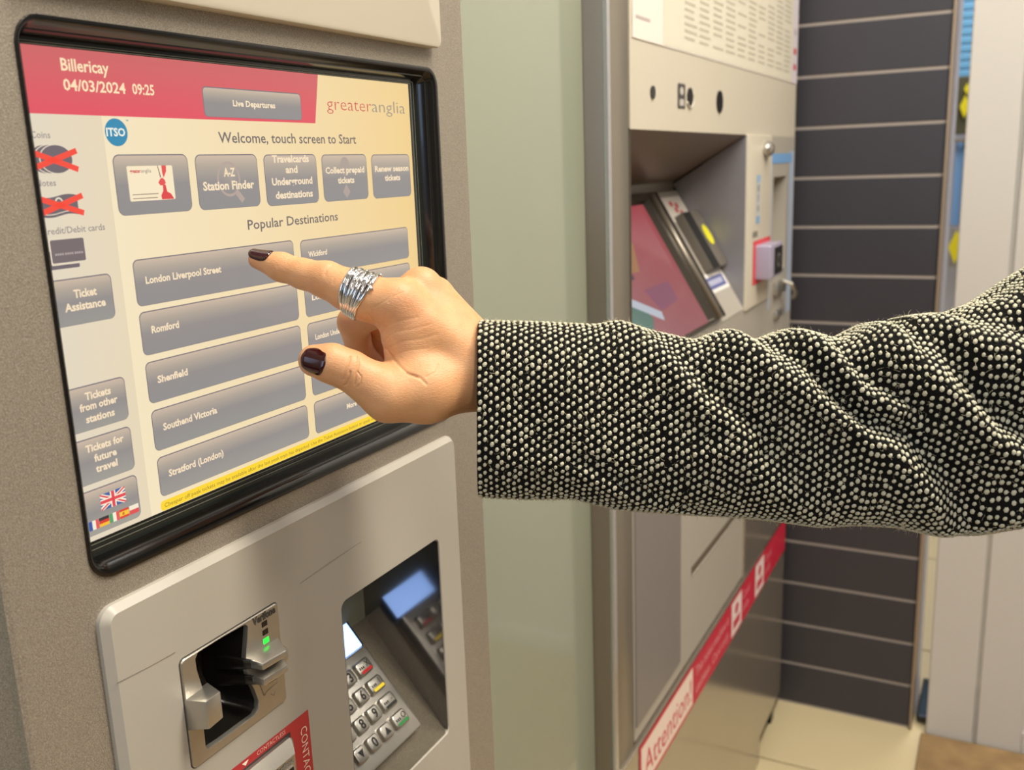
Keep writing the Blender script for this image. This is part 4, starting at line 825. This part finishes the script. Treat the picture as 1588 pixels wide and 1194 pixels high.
FOLDS = [  # (line through (x, v) points, amplitude, width in x)
 ([(960, 0), (1010, .18), (1060, .36), (1120, .55)], .0030, 26),
 ([(1105, 0), (1150, .16), (1215, .36), (1310, .56), (1370, .75), (1420, .95)], .0060, 34),
 ([(1215, 0), (1235, .12), (1270, .26), (1330, .42)], .0040, 24),
 ([(1325, 0), (1345, .15), (1390, .34), (1450, .52), (1520, .68), (1600, .80)], .0065, 34),
 ([(1400, 0), (1450, .14), (1520, .30), (1600, .45)], .0050, 36),
 ([(1470, .9), (1530, .80), (1600, .72), (1700, .70)], .0060, 40),
 ([(1530, 0), (1600, .15), (1700, .3)], .005, 40),
 ([(850, .75), (960, .85), (1080, .97)], .0020, 40),
 ([(1110, .62), (1180, .8), (1260, 1.0)], .0025, 40)]
def sleeve_pt(x, a):
    """x: station coordinate, a: angle from the top edge, pi/2 faces the viewer's side"""
    x = np.atleast_1d(x).astype(float); a = np.atleast_1d(a).astype(float)
    C = np.stack([np.interp(x, xs, Cs[:, k]) for k in range(3)], -1); hy = np.interp(x, xs, HY); hz = np.interp(x, xs, HZ)
    ca, sa = np.cos(a), np.sin(a)
    v = .5*(1-ca); d = np.zeros_like(x); fr_ = np.clip(sa*2.0+.05, 0, 1)
    for L_, amp, w_ in FOLDS:
        vv = np.array([q[1] for q in L_]); xx = np.array([q[0] for q in L_]); o_ = np.argsort(vv)
        xl = np.interp(v, vv[o_], xx[o_]); q = (x-xl)/w_; g = np.where(q < 0, np.exp(-(q/1.3)**2), np.exp(-(q/.8)**2))-.75*np.exp(-((q-1.5)/.75)**2)
        fade = np.clip((v-vv.min())/.08+1, 0, 1)*np.clip((vv.max()-v)/.12+1, 0, 1); d += 1.3*amp*g*fade
    d += .0008*np.sin(x*.021+a*2.3)+.0006*np.sin(x*.043-a*3.1)
    inn = np.clip((x-742)/40, .15, 1)
    r = np.stack([ca, sa], -1); 
    sq = (np.abs(ca)**3.0+np.abs(sa)**3.0)**(-1/3.0)          # slightly squared section, flat like a pressed cuff
    P = C+UV*(ca*sq*(hy+d*fr_*inn*.7*sa*sa))[:, None]-FV*(sa*sq*hz+sa*d*fr_*inn*1.15)[:, None]
    return P
NA, NX = 220, 400
XG = np.concatenate([np.linspace(xs[0], 1900, 380), np.linspace(1935, xs[-1], 20)]); AG = np.linspace(0, 2*math.pi, NA, endpoint=False)
xx, aa = np.meshgrid(XG, AG, indexing='ij'); G = sleeve_pt(xx.ravel(), aa.ravel())
V = list(G); F = []
idg = np.arange(NX*NA).reshape(NX, NA); a0 = idg[:-1]; a1 = np.roll(idg, -1, 1)[:-1]; b0 = idg[1:]; b1 = np.roll(idg, -1, 1)[1:]
F = np.stack([a0.ravel(), a1.ravel(), b1.ravel(), b0.ravel()], 1).tolist()
# turned-in cuff lining
base = len(V); inr = []
for k, (dx, sc) in enumerate(((-1.2, .985), (0, .955), (60, .93), (160, .90))):
    g0 = sleeve_pt(np.full(NA, XG[0]+max(dx, 0)), AG)+RV*(dx*.00036 if dx < 0 else 0); c0 = g0.mean(0); V += list(c0+(g0-c0)*sc)
for k in range(4):
    for i in range(NA):
        j = (i+1) % NA; p_ = (base+(k-1)*NA if k else 0); q_ = base+k*NA; F.append((p_+i, q_+i, q_+j, p_+j))
F.append(tuple(int(q) for q in idg[-1]))
wool = mat('black wool', (20, 19, 17), .9, 0, .3, 300, .8, 900, spec=.15)
sleeve = mk('sleeve', V, F, wool, person, True, recalc=False)
tag(sleeve, 'black and white flecked tweed coat sleeve')
# white flecks of the weave, one low mesh
wv = mat('white wool fleck', (206, 201, 178), .85, 0, .16, 700, .5, 1500, spec=.15)
NV = []; NF = []; cols = []
ux = 8.5
xcol = np.arange(xs[0]+3, xs[-1]-8, ux); tmpl = []
for lat in range(4):
    ph = (lat+1)*math.pi/5-math.pi/2
    for k in range(6): tmpl.append((math.cos(ph)*math.cos(k*math.pi/3), math.cos(ph)*math.sin(k*math.pi/3), math.sin(ph)))
tmpl = np.array(tmpl); tf = [(l*6+k, l*6+(k+1) % 6, (l+1)*6+(k+1) % 6, (l+1)*6+k) for l in range(3) for k in range(6)]+[(18, 19, 20, 21, 22, 23)]
afine = np.linspace(0, 2*math.pi, 721)
for ci, xc in enumerate(xcol):
    ring = sleeve_pt(np.full(721, xc), afine); seg = np.linalg.norm(np.diff(ring, axis=0), axis=1); arc = np.concatenate([[0], np.cumsum(seg)])
    pitch = .0046; nrow = int(arc[-1]/pitch)
    sarr = (np.arange(nrow)+(.5 if ci % 2 else 0))*pitch+np.interp(math.pi/2, afine, arc) % pitch+rng.normal(0, .00030, nrow); sarr = sarr % arc[-1]
    an = np.interp(sarr, arc, afine); xj = xc+rng.normal(0, .75, nrow)
    P = sleeve_pt(xj, an); Pa = sleeve_pt(xj, an+.01)-P; Px = sleeve_pt(xj+1.0, an)-P
    ta = Pa/np.linalg.norm(Pa, axis=1)[:, None]; Nn_ = np.cross(ta, Px); Nn_ /= np.linalg.norm(Nn_, axis=1)[:, None]
    cen = np.array([np.interp(xc, xs, Cs[:, k]) for k in range(3)]); sg = np.sign(((P-cen)*Nn_).sum(1)); Nn_ *= sg[:, None]; tx = np.cross(Nn_, ta)
    for k in range(nrow):
        if rng.random() < .001: continue
        tilt = rng.normal(.30, .18); t1 = ta[k]*math.cos(tilt)-tx[k]*math.sin(tilt); t2_ = np.cross(Nn_[k], t1); s1 = rng.uniform(.82, 1.12)
        q = P[k]+t1*(tmpl[:, 0]*.00152*s1)[:, None]+t2_*(tmpl[:, 1]*.00118*s1)[:, None]+Nn_[k]*(.0002+tmpl[:, 2]*.00065)[:, None]
        n0 = len(NV)*24; NV.append(q); NF += [tuple(n0+i for i in f_) for f_ in tf]
NVa = np.concatenate(NV); wo = mk('weave_flecks', NVa, NF, wv, person, True, recalc=False); tag(wo, kind='stuff')
# loose fibres
fz = mat('wool fibre', (196, 188, 160), .9, spec=.1)
FV_ = []; FF = []
def fibre(p, d, L_, r, curl):
    pts = [p]; d = d/np.linalg.norm(d)
    for k in range(4): d = d+rng.normal(0, curl, 3); d /= np.linalg.norm(d); pts.append(pts[-1]+d*L_/4)
    n0 = len(FV_); s_ = np.cross(d, [0, 0, 1.0]); s_ /= np.linalg.norm(s_)+1e-9; u_ = np.cross(d, s_)
    for k, p_ in enumerate(pts):
        rr1 = r*(1-.15*k)
        for q in range(3): FV_.append(p_+s_*rr1*math.cos(q*2.094)+u_*rr1*math.sin(q*2.094))
    for k in range(4):
        for q in range(3): a = n0+k*3+q; b = n0+k*3+(q+1) % 3; FF.append((a, b, b+3, a+3))
xr = rng.uniform(xs[0], 1640, 6200); ar = rng.uniform(0, 2*math.pi, 6200)
PP = sleeve_pt(xr, ar); PA = sleeve_pt(xr, ar+.01)-PP; PX = sleeve_pt(xr+1, ar)-PP
for k in range(len(xr)):
    N0 = np.cross(PA[k], PX[k]); N0 /= np.linalg.norm(N0); cen = np.array([np.interp(xr[k], xs, Cs[:, q]) for q in range(3)])
    if N0@(PP[k]-cen) < 0: N0 = -N0
    tg = rng.normal(0, 1, 3); tg -= N0*(tg@N0); tg /= np.linalg.norm(tg)
    up_ = rng.random() < .30
    fibre(PP[k]+N0*.0004, tg+N0*(.9 if up_ else .25), rng.uniform(.0015, .0045), .00005 if up_ else (.00020 if k % 9 == 0 else .00010), .55 if k % 9 == 0 else .35)
fo = mk('loose_fibres', FV_, FF, fz, person, False, recalc=False); tag(fo, kind='stuff')
